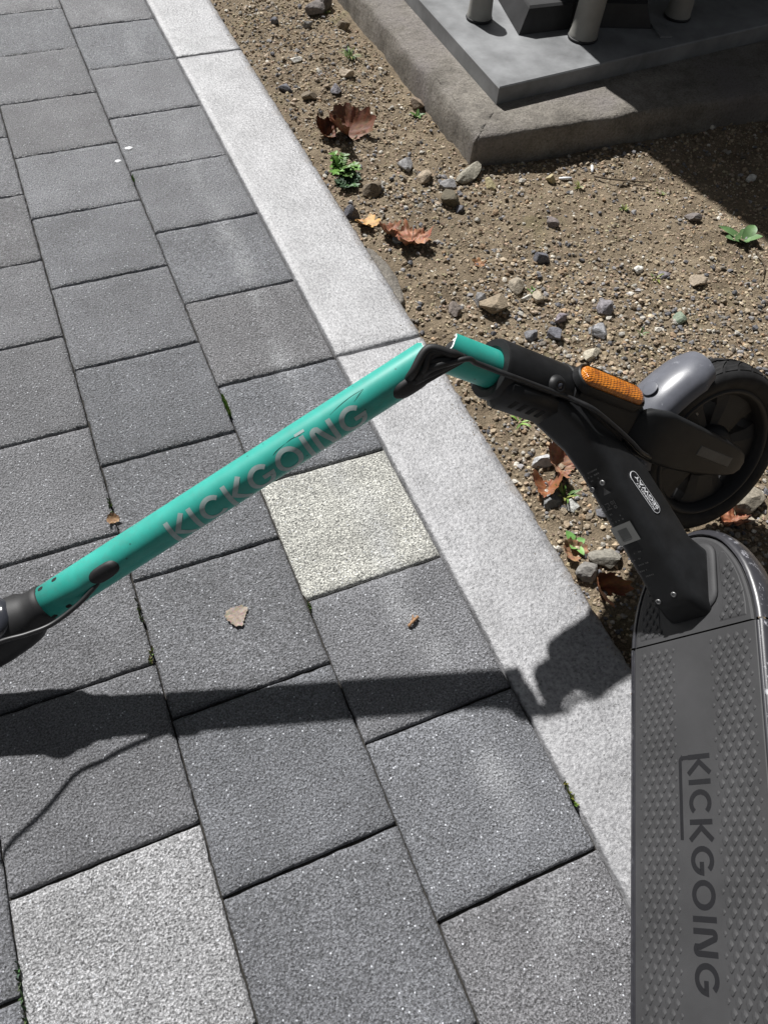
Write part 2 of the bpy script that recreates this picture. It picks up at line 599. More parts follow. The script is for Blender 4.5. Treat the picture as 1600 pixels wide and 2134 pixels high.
COLS = [(-0.1925, -0.0012), (-0.3896, -0.1946), (-0.5880, -0.3918), (-0.7850, -0.5902), (-0.983, -0.788), (-1.181, -0.986), (-1.379, -1.184)]
PHASE = [0.0, -0.0945, -0.0135, -0.105, -0.01, -0.10, -0.01]
fix = {(0, -2): -0.406, (1, -8): -1.690, (1, -9): -1.8945}
pale = {}
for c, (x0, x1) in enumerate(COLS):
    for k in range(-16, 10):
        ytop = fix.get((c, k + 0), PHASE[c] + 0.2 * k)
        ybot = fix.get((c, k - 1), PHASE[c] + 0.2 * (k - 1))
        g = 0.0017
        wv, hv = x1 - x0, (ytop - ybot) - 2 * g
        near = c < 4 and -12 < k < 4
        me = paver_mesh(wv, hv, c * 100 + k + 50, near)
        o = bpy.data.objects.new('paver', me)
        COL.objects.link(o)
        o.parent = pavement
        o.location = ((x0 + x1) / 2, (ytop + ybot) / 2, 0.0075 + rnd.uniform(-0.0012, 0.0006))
        o.location.z += -0.0  # pavement origin is at z = 0
        o.location.z = rnd.uniform(-0.0012, 0.0004)
        o.rotation_euler = (rnd.gauss(0, 0.0025), rnd.gauss(0, 0.0025), rnd.gauss(0, 0.0018))
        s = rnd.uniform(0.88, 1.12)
        if k > -3: s *= 1.16  # far rows toned paler, standing in for the stronger light there
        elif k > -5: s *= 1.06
        warm = rnd.uniform(-0.006, 0.004)
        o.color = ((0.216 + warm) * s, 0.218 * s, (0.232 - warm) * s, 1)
        if (c, k) == (0, -7):
            o.color = (0.62, 0.615, 0.565, 1); o['label'] = 'pale cream paving block next to the granite kerb'
        if (c, k) == (2, -9):
            o.color = (0.43, 0.43, 0.44, 1); o['label'] = 'pale grey paving block in the lower left of the paving'

kerb = grid_sheet('kerb', 0.0, 0.150, -4.3, 2.9, -0.012, M['bed'])
for i, y in enumerate([2.8, 1.8, 0.8, -0.2, -1.2, -2.2, -3.2]):
    y0, y1 = y - 1.0 + 0.0018, y - 0.0018
    r = random.Random(40 + i)
    xs = [0.0018, 0.0045] + [0.0045 + (0.1475 - 0.0045) * q / 12 for q in range(1, 12)] + [0.1475, 0.1515]
    ys = [y0, y0 + 0.004] + [y0 + 0.004 + (y1 - y0 - 0.008) * q / 110 for q in range(1, 110)] + [y1 - 0.004, y1]
    V, F = [], []
    nx, ny = len(xs), len(ys)
    for b, yy in enumerate(ys):
        for a, xx in enumerate(xs):
            e = a in (0, nx - 1) or b in (0, ny - 1)
            e2 = a in (1, nx - 2) or b in (1, ny - 2)
            z = 0.001 + r.gauss(0, 0.0003) + (-0.0032 + r.gauss(0, 0.0006) if e else 0)
            dx = r.gauss(0, 0.0007) if (a in (nx - 1, nx - 2)) else (r.gauss(0, 0.0003) if a == 0 else 0)
            # broken arrises beside the joint at the stem
            if i == 3 and b < 3 and a < 9: z -= 0.004 * (1 - a / 9) * r.uniform(0.5, 1.4)
            V.append((xx + dx, yy + (r.gauss(0, 0.0005) if e else 0), z))
    for b in range(ny - 1):
        for a in range(nx - 1):
            F.append((b * nx + a, b * nx + a + 1, (b + 1) * nx + a + 1, (b + 1) * nx + a))
    rim = [a for a in range(nx)] + [b * nx + nx - 1 for b in range(1, ny)] + [(ny - 1) * nx + a for a in range(nx - 2, -1, -1)] + [b * nx for b in range(ny - 2, 0, -1)]
    b0 = len(V)
    for q in rim: V.append((V[q][0], V[q][1], -0.07))
    for q in range(len(rim)):
        p = (q + 1) % len(rim)
        F.append((rim[p], rim[q], b0 + q, b0 + p))
    mk('kerb_stone', V, F, M['granite'], kerb)

# soil sheet
GX0, GX1, GY0, GY1, ST = 0.146, 2.5, -3.0, 0.9, 0.0055
gx = np.arange(GX0, GX1, ST); gy = np.arange(GY0, GY1, ST)
XX, YY = np.meshgrid(gx, gy)
ZZ = soil_h(XX, YY)
V = np.stack([XX, YY, ZZ], -1).reshape(-1, 3)
nx, ny = len(gx), len(gy)
idx = np.arange(nx * ny).reshape(ny, nx)
a, b, c, d = idx[:-1, :-1].ravel(), idx[:-1, 1:].ravel(), idx[1:, 1:].ravel(), idx[1:, :-1].ravel()
F = np.concatenate([np.stack([a, b, c], 1), np.stack([a, c, d], 1)])
soil = fastmesh('planting_bed', V, F, M['soil'], smooth=True)
soil['kind'] = 'structure'


# ------------------------------------------------------------------ stones
def ico(sub):
    import bmesh
    bm = bmesh.new()
    bmesh.ops.create_icosphere(bm, subdivisions=sub, radius=1)
    V = np.array([v.co[:] for v in bm.verts]); F = np.array([[v.index for v in f.verts] for f in bm.faces])
    bm.free()
    return V, F


def rock(seed, sub=2, asp=(1, 0.8, 0.55), cuts=9, depth=0.72, rough=0.04):
    r = np.random.default_rng(seed)
    V, F = ico(sub)
    V = V.copy()
    for _ in range(cuts):
        n = nz(r.normal(size=3)); d = r.uniform(depth - 0.12, depth + 0.14)
        k = np.maximum(0, V @ n - d)
        V -= k[:, None] * n
    V *= 1 + r.normal(0, rough, (len(V), 1))
    V *= np.array(asp) * r.uniform(0.88, 1.12, 3)
    return V, F


def scatter(name, protos, px, py, size, cols, mat, sink=0.25, label=None, z=None):
    """many small stones or crumbs as one mass (nobody could count them)"""
    Vs, Fs, Cs, off = [], [], [], 0
    n = len(px)
    pick = RNG.integers(0, len(protos), n)
    hz = soil_h(px, py) if z is None else z
    for q, (PV, PF) in enumerate(protos):
        ids = np.where(pick == q)[0]
        k = len(ids)
        if not k: continue
        rot = RNG.uniform(0, 2 * PI, k); tx = RNG.normal(0, 0.35, k); ty = RNG.normal(0, 0.35, k)
        P = PV[None] * size[ids][:, None, None]
        cz, sz = np.cos(rot)[:, None], np.sin(rot)[:, None]
        x = P[..., 0] * cz - P[..., 1] * sz; y = P[..., 0] * sz + P[..., 1] * cz; zz = P[..., 2]
        c_, s_ = np.cos(tx)[:, None], np.sin(tx)[:, None]
        y, zz = y * c_ - zz * s_, y * s_ + zz * c_
        c_, s_ = np.cos(ty)[:, None], np.sin(ty)[:, None]
        x, zz = x * c_ + zz * s_, -x * s_ + zz * c_
        x = x + px[ids][:, None]; y = y + py[ids][:, None]
        zz = zz + (hz[ids] + size[ids] * (0.5 - sink))[:, None]
        Vs.append(np.stack([x, y, zz], -1).reshape(-1, 3))
        m_ = len(PV)
        Fs.append((PF[None] + (np.arange(k) * m_)[:, None, None]).reshape(-1, 3) + off)
        off += k * m_
        Cs.append(np.repeat(cols[ids], m_, 0))
    C4 = np.concatenate(Cs)
    C4 = np.concatenate([C4, np.ones((len(C4), 1))], 1)
    o = fastmesh(name, np.concatenate(Vs), np.concatenate(Fs), mat, C4)
    return tag(o, label, 'gravel' if 'gravel' in name else ('grit' if 'grit' in name else 'soil'), kind='stuff')


PLX, PLY = 0.462, -0.771     # outer corner of the concrete plinth


def spots(n, dens=None):
    out_x, out_y = [], []
    while len(out_x) < n:
        x = RNG.uniform(0.158, 2.35, n * 2); y = RNG.uniform(-2.75, 0.75, n * 2)
        ok = ~((x > PLX - 0.004) & (y > PLY - 0.004 * 1 - 0.05 * np.clip((x - PLX), 0, 0.4)))
        if dens is not None: ok &= RNG.uniform(0, 1, n * 2) < dens(x, y)
        out_x += x[ok].tolist(); out_y += y[ok].tolist()
    return np.array(out_x[:n]), np.array(out_y[:n])


def near_w(x, y):
    # more where the bed is close to the lens (finer things can be told apart there)
    return np.clip(1.25 - 0.55 * np.maximum(0, x - 0.8) - 0.25 * np.maximum(0, y + 0.6), 0.25, 1)


cr_protos = [rock(100 + i, 1, (1, 0.8, 0.6), 9, 0.62, 0.10) for i in range(14)]
ico0 = []
for i in range(8):
    r = np.random.default_rng(300 + i)
    V0, F0 = ico(1)
    # 12-vertex lump
    import bmesh
    V0, F0 = (lambda bmv: bmv)(ico(1))
    ico0.append((V0 * (1 + r.normal(0, 0.18, (len(V0), 1))) * np.array([1, 0.85, 0.7]), F0))


def tetra_lumps(n, seed):
    out = []
    V0 = np.array([(0, 0, 1), (0.94, 0, -0.1), (0.2, 0.9, 0.05), (-0.8, 0.5, -0.05), (-0.75, -0.6, 0.0), (0.3, -0.9, 0.05), (0, 0, -1)])
    F0 = []
    for i in range(5):
        F0 += [(0, 1 + i, 1 + (i + 1) % 5), (6, 1 + (i + 1) % 5, 1 + i)]
    for i in range(n):
        r = np.random.default_rng(seed + i)
        out.append((V0 * r.uniform(0.65, 1.3, (7, 1)) * np.array([1, 0.9, 0.7]), np.array(F0)))
    return out


n = 60000
px, py = spots(n, near_w)
sz = 0.0013 + 0.0050 * RNG.beta(1.0, 4.0, n)
base = np.array([0.325, 0.262, 0.185])
cols = base * RNG.uniform(0.5, 1.65, (n, 1)) * RNG.uniform(0.93, 1.07, (n, 3))
wh = RNG.uniform(0, 1, n) < 0.06
cols[wh] = np.array([0.52, 0.47, 0.38]) * RNG.uniform(0.8, 1.1, (wh.sum(), 1))
scatter('soil_crumbs', tetra_lumps(10, 500), px, py, sz, np.clip(cols, 0, 0.8), M['crumb'], 0.3, 'loose sandy crumbs covering the planting bed')

PAL = np.array([(0.36, 0.29, 0.20), (0.31, 0.24, 0.165), (0.40, 0.33, 0.24), (0.26, 0.20, 0.14), (0.35, 0.28, 0.21), (0.33, 0.27, 0.19), (0.27, 0.22, 0.16), (0.20, 0.175, 0.145), (0.15, 0.145, 0.15), (0.12, 0.12, 0.13), (0.36, 0.34, 0.30), (0.50, 0.47, 0.41), (0.25, 0.24, 0.24), (0.30, 0.21, 0.13)])


def band(x, y):
    # the photo's gravelly patches: beside the wheel and neck, along the plinth, by the kerb
    g = np.exp(-(((x - 0.40) / 0.16) ** 2 + ((y + 1.22) / 0.14) ** 2)) + 0.9 * np.exp(-(((x - 0.62) / 0.25) ** 2 + ((y + 1.36) / 0.14) ** 2))
    g += 0.75 * np.exp(-(((x - 0.25) / 0.10) ** 2 + ((y + 1.5) / 0.25) ** 2)) + 0.7 * np.exp(-(((x - 0.38) / 0.10) ** 2 + ((y + 0.83) / 0.06) ** 2))
    g += 0.5 * np.exp(-(((x - 0.30) / 0.12) ** 2 + ((y + 0.15) / 0.5) ** 2)) + 0.4 * np.exp(-(((x - 0.55) / 0.4) ** 2 + ((y + 0.82) / 0.05) ** 2))
    g += 0.6 * np.exp(-(((x - 0.5) / 0.3) ** 2 + ((y + 1.75) / 0.2) ** 2))
    return np.clip(0.16 + g, 0, 1)


n = 9000
px, py = spots(n, lambda x, y: np.clip(0.25 + 0.9 * vnoise(x, y, 9, 8), 0, 1) * near_w(x, y))
sz = 0.0025 + 0.0065 * RNG.beta(1.0, 4.5, n)
cols = np.array([0.30, 0.236, 0.162]) * RNG.uniform(0.5, 1.45, (n, 1)) * RNG.uniform(0.96, 1.04, (n, 3))
scatter('soil_clods', [rock(900 + i, 1, (1, 0.85, 0.6), 4, 0.8, 0.13) for i in range(10)], px, py, sz, np.clip(cols, 0, 0.8), M['crumb'], 0.5, 'small earthy clods half sunk in the planting bed')
n = 20000
px, py = spots(n, lambda x, y: band(x, y) * near_w(x, y))
sz = 0.0026 + 0.0088 * RNG.beta(1.0, 3.8, n)
cols = PAL[RNG.integers(0, len(PAL), n)] * RNG.uniform(0.6, 1.4, (n, 1))
ns = 420
ex = 0.1505 - np.abs(RNG.normal(0, 0.012, ns)); ey = RNG.uniform(-2.3, 0.5, ns)
scatter('spilled_grit', tetra_lumps(6, 640), ex, ey, 0.0006 + 0.0013 * RNG.beta(1, 3, ns), np.array([0.29, 0.235, 0.17]) * RNG.uniform(0.6, 1.4, (ns, 1)), M['crumb'], 0.3, 'grains of soil spilled along the bed side of the kerb', z=np.full(ns, 0.001))
scatter('fine_gravel', cr_protos, px, py, sz, np.clip(cols, 0, 0.8), M['stone'], 0.22, 'mixed fine gravel of grey, brown and white chips over the planting bed')

TAN, GREY, DARK, WHITE, BROWN = (0.33, 0.27, 0.20), (0.24, 0.235, 0.235), (0.115, 0.115, 0.13), (0.62, 0.60, 0.55), (0.17, 0.135, 0.095)


def stone(x, y, s, asp, col, label, seed, rot=0.0, tilt=0.15, sink=0.3, sub=3, cuts=10):
    V, F = rock(seed, sub, asp, 16, 0.62, 0.014)
    r = random.Random(seed)
    R_ = np.array(Matrix.Rotation(rot, 3, 'Z') @ Matrix.Rotation(r.gauss(0, tilt), 3, 'X') @ Matrix.Rotation(r.gauss(0, tilt), 3, 'Y'))
    s = s * 1.42
    V = (V * s) @ R_.T
    z = float(soil_h(x, y))
    V = V + np.array([x, y, z + s * asp[2] * (1 - 2 * sink) + 0.0005])
    c4 = np.tile(np.array([*col, 1.0]), (len(V), 1))
    o = mk('stone', V, F, M['stone'], None, smooth=False, origin=(x, y, z), cols=c4)
    return tag(o, label, 'stone', 'loose stones lying on the planting bed')


STONES = [
    (0.332, -0.728, 0.017, (1, 0.9, 0.8), GREY, 'rounded grey stone between the big weed and the plinth corner'),
    (0.352, -0.778, 0.018, (1, 0.75, 0.6), TAN, 'tan wedge-shaped stone below the rounded grey stone near the plinth corner'),
    (0.436, -0.804, 0.022, (1.25, 0.6, 0.5), (0.27, 0.25, 0.20), 'long flat stone lying just in front of the plinth corner'),
    (0.388, -0.817, 0.013, (1.2, 0.8, 0.6), GREY, 'knobbly grey stone between the tan wedge stone and the dark olive stone'),
    (0.365, -0.868, 0.019, (1, 0.95, 0.85), (0.10, 0.085, 0.055), 'dark olive-brown lump casting a black shadow below the plinth corner'),
    (0.374, -0.895, 0.010, (1, 0.8, 0.7), DARK, 'small bluish pebble touching the dark olive lump'),
    (0.238, -0.788, 0.019, (1.2, 0.8, 0.7), BROWN, 'brown stone below the big weed beside the kerb'),
    (0.170, -0.838, 0.016, (1, 0.8, 0.8), DARK, 'dark stone at the kerb just above the orange leaf'),
    (0.219, -0.943, 0.013, (1.1, 0.7, 0.7), (0.20, 0.215, 0.225), 'blue-grey angular stone between the orange leaf and the crumpled leaf'),
    (0.457, -1.077, 0.014, (1.1, 0.9, 0.8), DARK, 'lone charcoal stone in the open sandy patch above the collar'),
    (0.307, -1.172, 0.021, (1.1, 0.9, 0.85), (0.25, 0.20, 0.14), 'large brown clod in the gravel above the stem break'),
    (0.366, -1.134, 0.015, (0.8, 1.2, 0.7), (0.36, 0.31, 0.24), 'smooth tan oval pebble right above the large brown clod'),
    (0.288, -1.150, 0.013, (0.8, 1.1, 0.9), GREY, 'smooth grey pebble on the left side of the large brown clod'),
    (0.237, -1.155, 0.013, (1, 0.9, 0.8), (0.19, 0.16, 0.14), 'brown-grey block at the left end of the gravel above the break'),
    (0.387, -0.040, 0.021, (1, 0.9, 0.8), (0.17, 0.15, 0.14), 'large dark grey stone at the top edge of the soil'),
    (0.420, -0.020, 0.026, (1.3, 0.8, 0.7), (0.16, 0.14, 0.13), 'dark stone behind the large grey stone at the top of the soil'),
    (0.275, -0.060, 0.010, (1, 0.8, 0.7), DARK, 'black pebble in the upper left corner of the soil'),
    (0.607, -1.304, 0.012, (1, 0.9, 0.7), (0.22, 0.27, 0.20), 'greenish chip on the gravel above the fender'),
    (0.488, -1.235, 0.015, (1.1, 0.9, 0.8), (0.22, 0.205, 0.22), 'purplish grey stone in the gravel right of the white chip'),
    (0.402, -1.235, 0.013, (1.3, 0.6, 0.6), (0.24, 0.21, 0.23), 'long mauve pebble above the black collar'),
    (0.370, -1.268, 0.014, (1, 0.9, 0.8), (0.15, 0.15, 0.17), 'dark blue-grey pebble right above the black collar'),
    (0.331, -1.255, 0.012, (1, 0.8, 0.8), (0.17, 0.17, 0.18), 'slate grey pebble above the teal stump'),
    (0.404, -1.330, 0.014, (1.4, 0.6, 0.45), (0.42, 0.38, 0.30), 'flat cream chip beside the amber reflector'),
    (0.448, -1.282, 0.015, (0.9, 1.1, 0.6), (0.28, 0.28, 0.29), 'pale grey slanted stone above the amber reflector'),
    (0.391, -1.174, 0.011, (1, 0.9, 0.8), (0.38, 0.33, 0.25), 'beige angular chip right of the white chip in the gravel'),
    (0.375, -1.165, 0.010, (1.4, 0.5, 0.5), WHITE, 'white elongated chip beside the large brown clod'),
    (0.262, -0.258, 0.012, (1.2, 0.8, 0.5), WHITE, 'white angular stone in the sandy strip between kerb and plinth'),
    (0.352, -0.355, 0.018, (0.9, 1.2, 0.5), (0.42, 0.35, 0.27), 'pinkish flat lump below the yellow-green tuft'),
    (0.196, -0.380, 0.012, (0.8, 1.1, 0.8), DARK, 'dark stone wedged against the kerb in the upper strip'),
    (0.234, -0.425, 0.013, (1, 0.9, 0.8), BROWN, 'rounded brown stone near the kerb above the big dead leaf'),
    (0.302, -0.412, 0.014, (1, 0.8, 0.6), (0.24, 0.23, 0.25), 'blue-grey flat stone in the middle of the strip above the big dead leaf'),
    (0.345, -0.103, 0.012, (1, 0.7, 0.6), (0.24, 0.23, 0.22), 'grey stone below the two dark stones at the top of the soil'),
    (0.430, -0.130, 0.014, (0.8, 1.1, 0.7), BROWN, 'brown stone against the upper plinth side'),
    (0.450, -0.520, 0.016, (1, 0.9, 0.7), (0.26, 0.20, 0.15), 'brown clod against the plinth above the small green plant'),
    (0.466, -0.845, 0.010, (0.9, 1.2, 0.9), (0.37, 0.32, 0.18), 'yellowish chip standing below the front of the plinth'),
    (0.600, -0.858, 0.010, (0.8, 1, 1.1), (0.40, 0.34, 0.20), 'ochre chip at the foot of the plinth near the white fragments'),
    (0.196, -1.566, 0.013, (1.2, 0.9, 0.6), (0.20, 0.20, 0.20), 'grey stone beside the kerb under the grass tuft'),
    (0.213, -1.590, 0.011, (1, 0.8, 0.6), (0.50, 0.50, 0.47), 'whitish rough stone between kerb and scooter neck'),
    (0.177, -1.692, 0.015, (1.1, 0.9, 0.6), (0.21, 0.20, 0.185), 'slate stone at the kerb above the folded red leaf'),
    (0.216, -1.680, 0.017, (0.9, 1.1, 0.6), (0.25, 0.235, 0.20), 'tall grey stone between the folded red leaf and the neck'),
    (0.213, -1.502, 0.013, (1.1, 0.8, 0.7), (0.42, 0.42, 0.42), 'pale grey stone between the brown leaf and the kerb'),
    (0.462, -1.672, 0.021, (1.2, 0.9, 0.6), (0.27, 0.24, 0.19), 'large tan stone at the right edge below the tyre'),
    (0.449, -1.700, 0.008, (1, 0.8, 0.7), (0.36, 0.31, 0.24), 'pale stone right of the deck nose below the tyre'),
    (0.525, -0.990, 0.012, (1, 0.9, 0.7), (0.20, 0.17, 0.16), 'brownish stone in the middle of the mossy patch'),
    (0.808, -1.060, 0.013, (1.1, 0.8, 0.6), (0.17, 0.15, 0.14), 'dark stone in the sun left of the broad-leaved weed'),
    (0.700, -1.225, 0.014, (1.1, 0.9, 0.6), (0.34, 0.28, 0.21), 'tan chip with a black shadow near the right edge'),
    (0.615, -1.160, 0.009, (1, 0.9, 0.7), WHITE, 'small white pebble below the mossy patch'),
    (0.655, -1.185, 0.011, (1.3, 0.8, 0.5), (0.22, 0.20, 0.21), 'grey pebble right of the small white pebble'),
    (1.017, -0.982, 0.010, (1, 0.9, 0.7), WHITE, 'pale pebble lying alone in the shade at the right'),
]
for i, s in enumerate(STONES):
    stone(s[0], s[1], s[2], s[3], s[4], s[5], 700 + i, rot=random.Random(i).uniform(0, 0.6) if s[3][0] > 1.15 else random.Random(i).uniform(0, 6))

# ------------------------------------------------------------------ concrete plinth, plate and cabinet foot
plinth = empty('concrete_plinth', (PLX, PLY, -0.02), 'weathered concrete plinth with a chipped corner under the dark grey plate', 'plinth')
FD = nz(np.array([1.0, -0.045, 0])); LD = nz(np.array([0.01, 1.0, 0]))


def ragged_prism():
    """outer wall with a worn, bevelled arris and a flat shelf inside; follows left side, corner, front"""
    pts = []
    for s in np.linspace(1.9, 0.012, 110): pts.append((np.array([PLX, PLY, 0]) + LD * s, nz(-FD)))
    for k in range(1, 7):
        a = k / 7 * PI / 2
        pts.append((np.array([PLX, PLY, 0]) + FD * 0.012 * (1 - math.cos(a)) * 1.0 + LD * 0.012 * (1 - math.sin(a)), nz(-FD * math.cos(a) - LD * math.sin(a))))
    for s in np.linspace(0.012, 2.2, 130): pts.append((np.array([PLX, PLY, 0]) + FD * s, nz(-LD)))
    prof = [(0.000, -0.09), (0.000, -0.02), (0.001, 0.010), (0.0015, 0.040), (0.004, 0.049), (0.010, 0.0525), (0.040, 0.0535), (0.075, 0.0535), (0.20, 0.0535)]
    V, F = [], []
    n = len(pts)
    for j, (p, nrm) in enumerate(pts):
        wob = 0.003 * (vnoise(j * 0.31, 0.5, 1, 5) - 0.5)
        chip = 0.014 * max(0, float(vnoise(j * 0.23, 3.1, 1, 9)) - 0.45)
        at_corner = abs(j - 112) < 9
        for q, (off, z) in enumerate(prof):
            zz, oo = z, off
            if 3 <= q <= 5:
                zz -= chip * (1.2 if q == 4 else 0.7)
                oo += chip * (0.9 if q < 5 else 0.3)
                if at_corner:
                    zz -= 0.007 * (1 - abs(j - 112) / 9) * (1 if q < 5 else 0.6)
            zz += 0.0030 * (random.random() - 0.5) if 2 < q < 6 else 0
            oo += 0.0032 * (random.random() - 0.5) if q > 0 and q < 6 else 0
            if j < 110 or j > 116: d = -nrm * oo
            else: d = -nrm * oo * 1.2
            pp = p + d + (-nrm) * wob
            # keep the inner shelf from folding at the corner
            if q >= 5:
                lx = max(off, 0.0)
                s_l = (p - np.array([PLX, PLY, 0])) @ LD; s_f = (p - np.array([PLX, PLY, 0])) @ FD
                pp = np.array([PLX, PLY, 0]) + FD * max(lx, s_f) + LD * max(lx, s_l)
            V.append((pp[0], pp[1], zz))
    k = len(prof)
    for j in range(n - 1):
        for q in range(k - 1):
            F.append((j * k + q, j * k + q + 1, (j + 1) * k + q + 1, (j + 1) * k + q))
    return V, F


V, F = ragged_prism()
mk('footing', V, F, M['concrete'], plinth)
mk('shelf', [(PLX + 0.02, PLY + 0.02, 0.0515), (PLX + 2.1, PLY - 0.06, 0.0515), (PLX + 2.1, PLY + 1.9, 0.0515), (PLX + 0.03, PLY + 1.9, 0.0515)], [(0, 1, 2, 3)], M['concrete'], plinth, smooth=False)

PC = np.array([0.5555, -0.6745, 0.0])
PF_ = nz(np.array([1.0, 0.105, 0])); PL_ = nz(np.array([0.0134, 1, 0]))


def slab(P0, dx, dy, lx, ly, z0, z1, bev=0.0025):
    def ring(o, z): return [P0 + dx * o + dy * o + (0, 0, z), P0 + dx * (lx - o) + dy * o + (0, 0, z), P0 + dx * (lx - o) + dy * (ly - o) + (0, 0, z), P0 + dx * o + dy * (ly - o) + (0, 0, z)]
    return loft([ring(0.0, z0), ring(0, z1 - bev), ring(bev, z1)])


cab = empty('shade_cabinet', (0.84, -0.55, 0.09), 'pale rounded feet on the dark base plate under an unseen cabinet invented for its shade', 'cabinet')
V, F = slab(PC, PF_, PL_, 2.2, 1.9, 0.052, 0.0895)
base_plate = mk('base_plate', V, F, M['plate'], None, smooth=False, origin=(0.6, -0.6, 0.05))
tag(base_plate, 'dark grey metal plate lying on the concrete plinth under the cabinet feet', 'base plate')
PT = 0.0900


def foot(x, y, r0_, r1_, h, lean=(0, 0)):
    c0 = np.array([x, y, PT])
    prof = [(1.0, 0.0), (1.04, 0.004), (1.0, 0.012), (0.97, 0.02), (0.93, h * 0.5), (r1_ / r0_, h * 0.85), (r1_ / r0_ * 0.8, h)]
    rings = []
    for k, z in prof:
        cc = c0 + np.array([lean[0] * z / h, lean[1] * z / h, z])
        rings.append([cc + r0_ * k * np.array([math.cos(a), math.sin(a), 0]) for a in np.linspace(0, 2 * PI, 32, endpoint=False)])
    o = mk('foot', *loft(rings), M['peg'], cab)
    V, F = lathe(c0 + (0, 0, 0.0005), np.array([0, 0, 1.0]), [(r0_ * 1.06, 0), (r0_ * 1.10, 0.002), (r0_ * 1.06, 0.005)], 32)
    mk('foot_ring', V, F, M['black_rubber'], o)
    return o


foot(0.652, -0.392, 0.0275, 0.0245, 0.085)
foot(0.838, -0.535, 0.031, 0.036, 0.19, (0.012, 0.004))
foot(1.115, -0.505, 0.029, 0.026, 0.085)
# unseen cabinet body, invented to cast the shade; dark block and mat between its feet
V, F = boxpts((1.34, -0.07, 1.28), np.array([1.0, 0, 0]), np.array([0, 1.0, 0]), np.array([0, 0, 1.0]), 0.55, 0.46, 1.03, 0.006)
mk('body', V, F, M['cabinet'], cab, smooth=False)
for cx in (1.10, 1.62):
    V, F = boxpts((cx, -0.533, 1.3), np.array([1.0, 0, 0]), np.array([0, 1.0, 0]), np.array([0, 0, 1.0]), 0.245, 0.004, 0.95, 0.002)
    d_ = mk('door', V, F, M['cabinet'], cab, smooth=False)
    V, F = boxpts((1.36 + (cx - 1.36) * 0.25, -0.545, 1.3), np.array([1.0, 0, 0]), np.array([0, 1.0, 0]), np.array([0, 0, 1.0]), 0.008, 0.008, 0.07, 0.002)
    mk('handle', V, F, M['screw'], d_, smooth=False)


def flat(poly, z0, z1, mat, name, parent):
    b = [(x, y, z0) for x, y in poly]; t = [(x, y, z1) for x, y in poly]
    V, F = loft([b, t])
    return mk(name, V, F, mat, parent, smooth=False)


fb = [(0.703, -0.486), (0.832, -0.490), (0.846, -0.480), (0.862, -0.490), (1.020, -0.540), (1.055, -0.40), (1.05, -0.18), (0.80, -0.10), (0.765, -0.20)]
fb2 = [(0.725, -0.474), (0.834, -0.478), (0.846, -0.468), (0.860, -0.478), (1.002, -0.523), (1.035, -0.40), (1.03, -0.19), (0.81, -0.12), (0.785, -0.20)]
mk('shade_foot_block', *loft([[(x, y, PT) for x, y in fb], [(x, y, PT + 0.046) for x, y in fb2], [(x + 0.004, y + 0.006, PT + 0.050) for x, y in fb2]]), M['dark_iron'], cab, smooth=False)  # invented block; its dark face and cast shade fill the area together
flat([(1.013, -0.584), (1.040, -0.592), (1.075, -0.42), (1.052, -0.42)], PT, PT + 0.004, M['plate'], 'mat_edge', cab)
flat([(0.585, -0.255), (0.70, -0.300), (0.78, -0.262), (0.80, -0.10), (0.60, 0.1)], PT, PT + 0.003, M['black_rubber'], 'rubber_mat', cab)

# mortar haunch showing beside the kerb
V, F = [], []
ks = 40
for j in range(ks + 1):
    y = -0.955 - 0.165 * j / ks
    wv = 0.030 * math.sin(PI * min(1, (j + 2) / ks)) ** 0.5 + 0.004 * (float(vnoise(j * 0.4, 1, 1, 6)) - 0.5)
    for q, (u, z) in enumerate([(0, -0.005), (0.35, -0.0055), (0.75, -0.0085), (1.0, -0.024)]):
        V.append((0.153 + wv * u, y, z + 0.0015 * (random.random() - 0.5)))
for j in range(ks):
    for q in range(3): F.append((j * 4 + q, (j + 1) * 4 + q, (j + 1) * 4 + q + 1, j * 4 + q + 1))
h_ = mk('mortar_haunch', V, F, M['concrete'], kerb)


